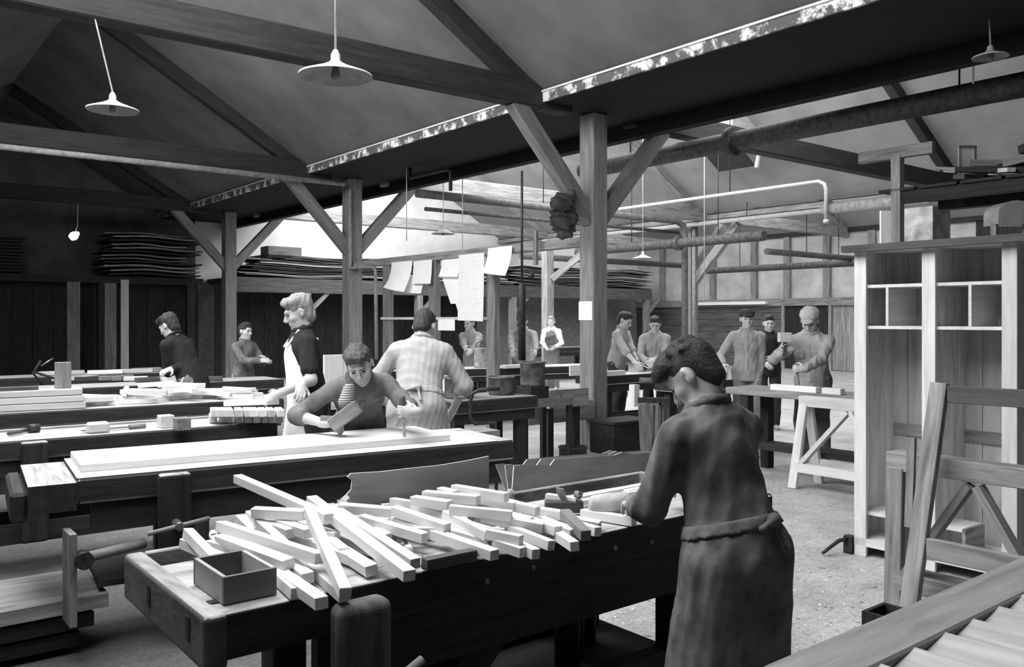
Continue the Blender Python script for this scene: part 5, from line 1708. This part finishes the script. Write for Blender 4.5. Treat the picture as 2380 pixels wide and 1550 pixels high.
# --- the boy chiselling the long board
cp = at(838, 900, 5.66)
hR, hL = at(752, 985, 5.2), at(936, 956, 5.09) + RT * .082 - FW * .03
hR.z = .965
ch1 = person('young worker in dark shirt leaning over the long board with mallet and chisel', (cp.x, cp.y), dirv(.30, -.95), h=1.66, lean=48, head=(16, -12, 12), side_lean=5, front=1,
       hands=(hL, hR), poles=((-.7, .3, -.9), (.8, -.2, -.5)), hdir=(dirv(-1, -.05), dirv(.95, -.25) + V(0, 0, -.05)), hnorm=(dirv(0, 1), (0, 0, -1)),
       curl=(1.15, .75), grip=(True, True), shirt=SHIRTM, trousers=TROD, sleeves='rolled', hair=HAIRM, style='swept', vox=.0075, seed=8)
STRIPE = mat('striped_jersey', .3, kind='noise', scale=4)
_nt = STRIPE.node_tree
_w = _nt.nodes.new('ShaderNodeTexWave'); _w.bands_direction = 'Z'; _w.inputs['Scale'].default_value = 22
_nt.links.new(_nt.nodes['Texture Coordinate'].outputs['Object'], _w.inputs['Vector'])
_r = _nt.nodes.new('ShaderNodeValToRGB'); _r.color_ramp.elements[0].color = (.06, .06, .06, 1); _r.color_ramp.elements[1].color = (.5, .5, .5, 1)
_nt.links.new(_w.outputs['Fac'], _r.inputs['Fac']); _nt.links.new(_r.outputs['Color'], _nt.nodes['Principled BSDF'].inputs['Base Color'])
Mi = ch1.matrix_basis.inverted()
nk0, nk1 = Mi @ at(812, 905, 5.28), Mi @ at(803, 935, 5.25)
soft('jersey', Field().cap(nk0, nk1, .04, .045), .008, STRIPE, ch1)
md = thing('joiner_mallet', at(800, 955, 5.1), 'square wooden mallet held over the long board', 'mallet')
ma = at(800, 968, 5.12); mdir = (RT * .75 + V(0, 0, .55)).normalized()
bar('mallet_head', ma - mdir * .09, ma + mdir * .10, .085, .1, WMID, md, up=(-FW.x, -FW.y, 0), c=.006)
mp_ = (V(0, 0, 1) * .75 - RT * .55).normalized()
bar('handle', ma - mp_ * .02, ma - mp_ * .0 - RT * .14 + V(0, 0, -.01), .025, .03, WMID, md)
cz = thing('chisel', at(936, 998, 5.12), 'chisel standing upright on the long board in the worker hand', 'chisel')
c0, c1 = at(940, 1000, 5.1), at(934, 920, 5.08)
c0.z = .895
bar('blade', c0, c0.lerp(c1, .5), .018, .006, STEEL, cz)
tube('handle', [c0.lerp(c1, .45), c0.lerp(c1, .55), c0.lerp(c1, .95), c1], [.012, .017, .02, .015], WDK, cz)
# --- the stooping man in the pale smock
sp_ = at(972, 900, 6.35)
sm = person('man in pale belted smock stooping with his back to the viewer', (sp_.x, sp_.y), dirv(.10, .99), h=1.74, lean=22, head=(38, -6, 0),
       hands=(at(910, 950, 6.55), at(1052, 955, 6.6)), poles=((-.9, -.4, .1), (.9, -.4, .1)), coat=SHIRTL, trousers=TROL, sleeves='rolled', hair=HAIRD, vox=.0085, seed=12, stout=1.06)
# --- the fair boy with the white apron
fb_ = at(716, 900, 6.55)
person('tall fair-haired boy in dark short-sleeved shirt and white bib apron', (fb_.x, fb_.y), dirv(-.93, -.36), h=1.80, lean=6, head=(20, 0, 0),
       hands=(at(648, 915, 6.3), at(700, 905, 6.2)), shirt=SHIRTD, trousers=TROD, apron=WHITEC, sleeves='short', hair=HAIRL, style='swept', vox=.008, seed=15)
# --- the bent man at left
bm = at(440, 900, 8.9)
person('man in dark shirt bending over a bench at far left', (bm.x, bm.y), dirv(-.95, .30), h=1.74, lean=27, head=(22, 0, 0),
       hands=(at(392, 862, 9.1), at(400, 858, 8.7)), shirt=SHIRTD, trousers=TROM, hair=HAIRD, style='swept', vox=.0095, seed=18)
# --- the small boy further back
sb = at(566, 900, 11.3)
person('small boy in grey shirt turned to the right, behind the bent man', (sb.x, sb.y), dirv(.85, -.45), h=1.56, lean=4, head=(4, 0, 0),
       hands=(at(612, 832, 11.2), at(606, 838, 11.0)), shirt=SHIRTM, trousers=TROM, hair=HAIRD, vox=.0105, seed=21)
# --- men in the middle distance
m1 = at(1098, 900, 13.9)
person('dark-haired man in pale jacket behind the long hanging sheet', (m1.x, m1.y), dirv(-.55, -.83), h=1.66, lean=9, head=(8, 0, 0), front=1,
       hands=(at(1076, 850, 12.8), at(1090, 846, 12.7)), shirt=JACK, trousers=TROM, hair=HAIRD, vox=.0105, seed=24)
m2 = at(1216, 900, 13.9)
person('man in pale shirt leaning on the bright bench behind the iron tube', (m2.x, m2.y), dirv(-.1, -.99), h=1.72, lean=16, head=(24, 0, 0), front=1,
       hands=(at(1248, 852, 12.9), at(1190, 852, 12.9)), shirt=JACK, trousers=TROM, hair=HAIRD, vox=.0105, seed=27)
m3 = at(1282, 900, 19.2)
person('distant man in white shirt holding a dark board, before the brick wall', (m3.x, m3.y), dirv(-.25, -.97), h=1.66, lean=2, head=(3, 0, 0),
       hands=(at(1290, 806, 18.9), at(1268, 806, 18.9)), shirt=WHITEC, trousers=TROM, apron=TROM, hair=HAIRL, vox=.011, seed=30)
q = at(1279, 795, 18.8); tag(bar('held_board', q - RT * .1, q + RT * .12 + V(0, 0, .06), .03, .2, WDK, up=(0, 0, 1)), 'dark board held by the distant man in white', 'board')
m4 = at(1435, 900, 12.5)
person('left one of the two men right of the nearest post, profile turned right', (m4.x, m4.y), dirv(.82, -.5), h=1.73, lean=11, head=(24, 0, 0), front=1,
       hands=(at(1482, 838, 12.2), at(1478, 845, 12.0)), shirt=JACK, trousers=TROD, sleeves='rolled', hair=HAIRD, vox=.0095, seed=33)
q = at(1488, 850, 12.0); tag(bar('held_sheet', q - RT * .11 + V(0, 0, .05), q + RT * .12 + V(0, 0, -.03), .12, .012, PAPER), 'white sheet held out by the left of the two men', 'sheet')
m5 = at(1522, 900, 12.4)
person('right one of the two men right of the nearest post, facing forward', (m5.x, m5.y), dirv(-.15, -.98), h=1.66, lean=8, head=(20, 0, 0), front=1,
       hands=(at(1522, 836, 12.05), at(1505, 842, 12.05)), shirt=JACK, trousers=TROD, hair=HAIRD, vox=.0095, seed=36)
m6 = at(1736, 900, 10.9)
person('man in dark flat cap and pale overalls standing upright', (m6.x, m6.y), dirv(-.22, -.97), h=1.73, lean=-1, head=(2, 8, 0), front=2,
       hands=(at(1762, 880, 10.8), at(1680, 850, 10.7)), poles=((-.3, -.6, -.2), (.5, -.4, -.5)), shirt=JACK, trousers=TROL, hair=HAIRD, cap=CAPD, vox=.0095, seed=39)
m7 = at(1786, 900, 12.4)
person('man in dark shirt between the cap wearer and the right-hand man', (m7.x, m7.y), dirv(-.1, -.99), h=1.66, lean=3, head=(4, 0, 0),
       hands=(at(1800, 832, 12.1), at(1778, 845, 12.1)), shirt=SHIRTD, trousers=TROD, hair=HAIRD, vox=.0105, seed=42)
m8 = at(1888, 900, 9.15)
hM, hC = at(1822, 812, 8.95) + RT * .082 + FW * .03, at(1851, 857, 8.72) + RT * .082 - FW * .03
person('man in pale knitted cap striking a chisel with a mallet at right', (m8.x, m8.y), dirv(-.50, -.86), h=1.74, lean=14, head=(26, 0, 0), front=2,
       hands=(hC, hM), poles=((-.7, -.3, -.5), (.7, .2, -.7)), hdir=(dirv(-1, 0), dirv(-1, 0)), hnorm=(dirv(0, 1), dirv(0, -1)), grip=(True, True), curl=(1.0, 1.0), shirt=JACK, trousers=TROM, hair=HAIRD, cap=CAPL, vox=.009, seed=45, stout=1.08)
ml = thing('joiner_mallet', at(1825, 790, 8.95), 'pale mallet raised by the man in the knitted cap', 'mallet')
q = at(1825, 784, 8.95)
bar('mallet_head', q - RT * .07, q + RT * .06, .09, .1, WLT, ml, c=.006)
bar('handle', q - V(0, 0, .03), at(1822, 830, 8.95), .03, .03, WDK, ml)
ck = thing('chisel', at(1856, 880, 8.7), 'chisel held upright by the man in the knitted cap', 'chisel')
tube('handle', [at(1849, 846, 8.72), at(1854, 868, 8.72)], .016, WMID, ck)
bar('blade', at(1854, 868, 8.72), at(1858, 898, 8.72), .02, .008, STEEL, ck)
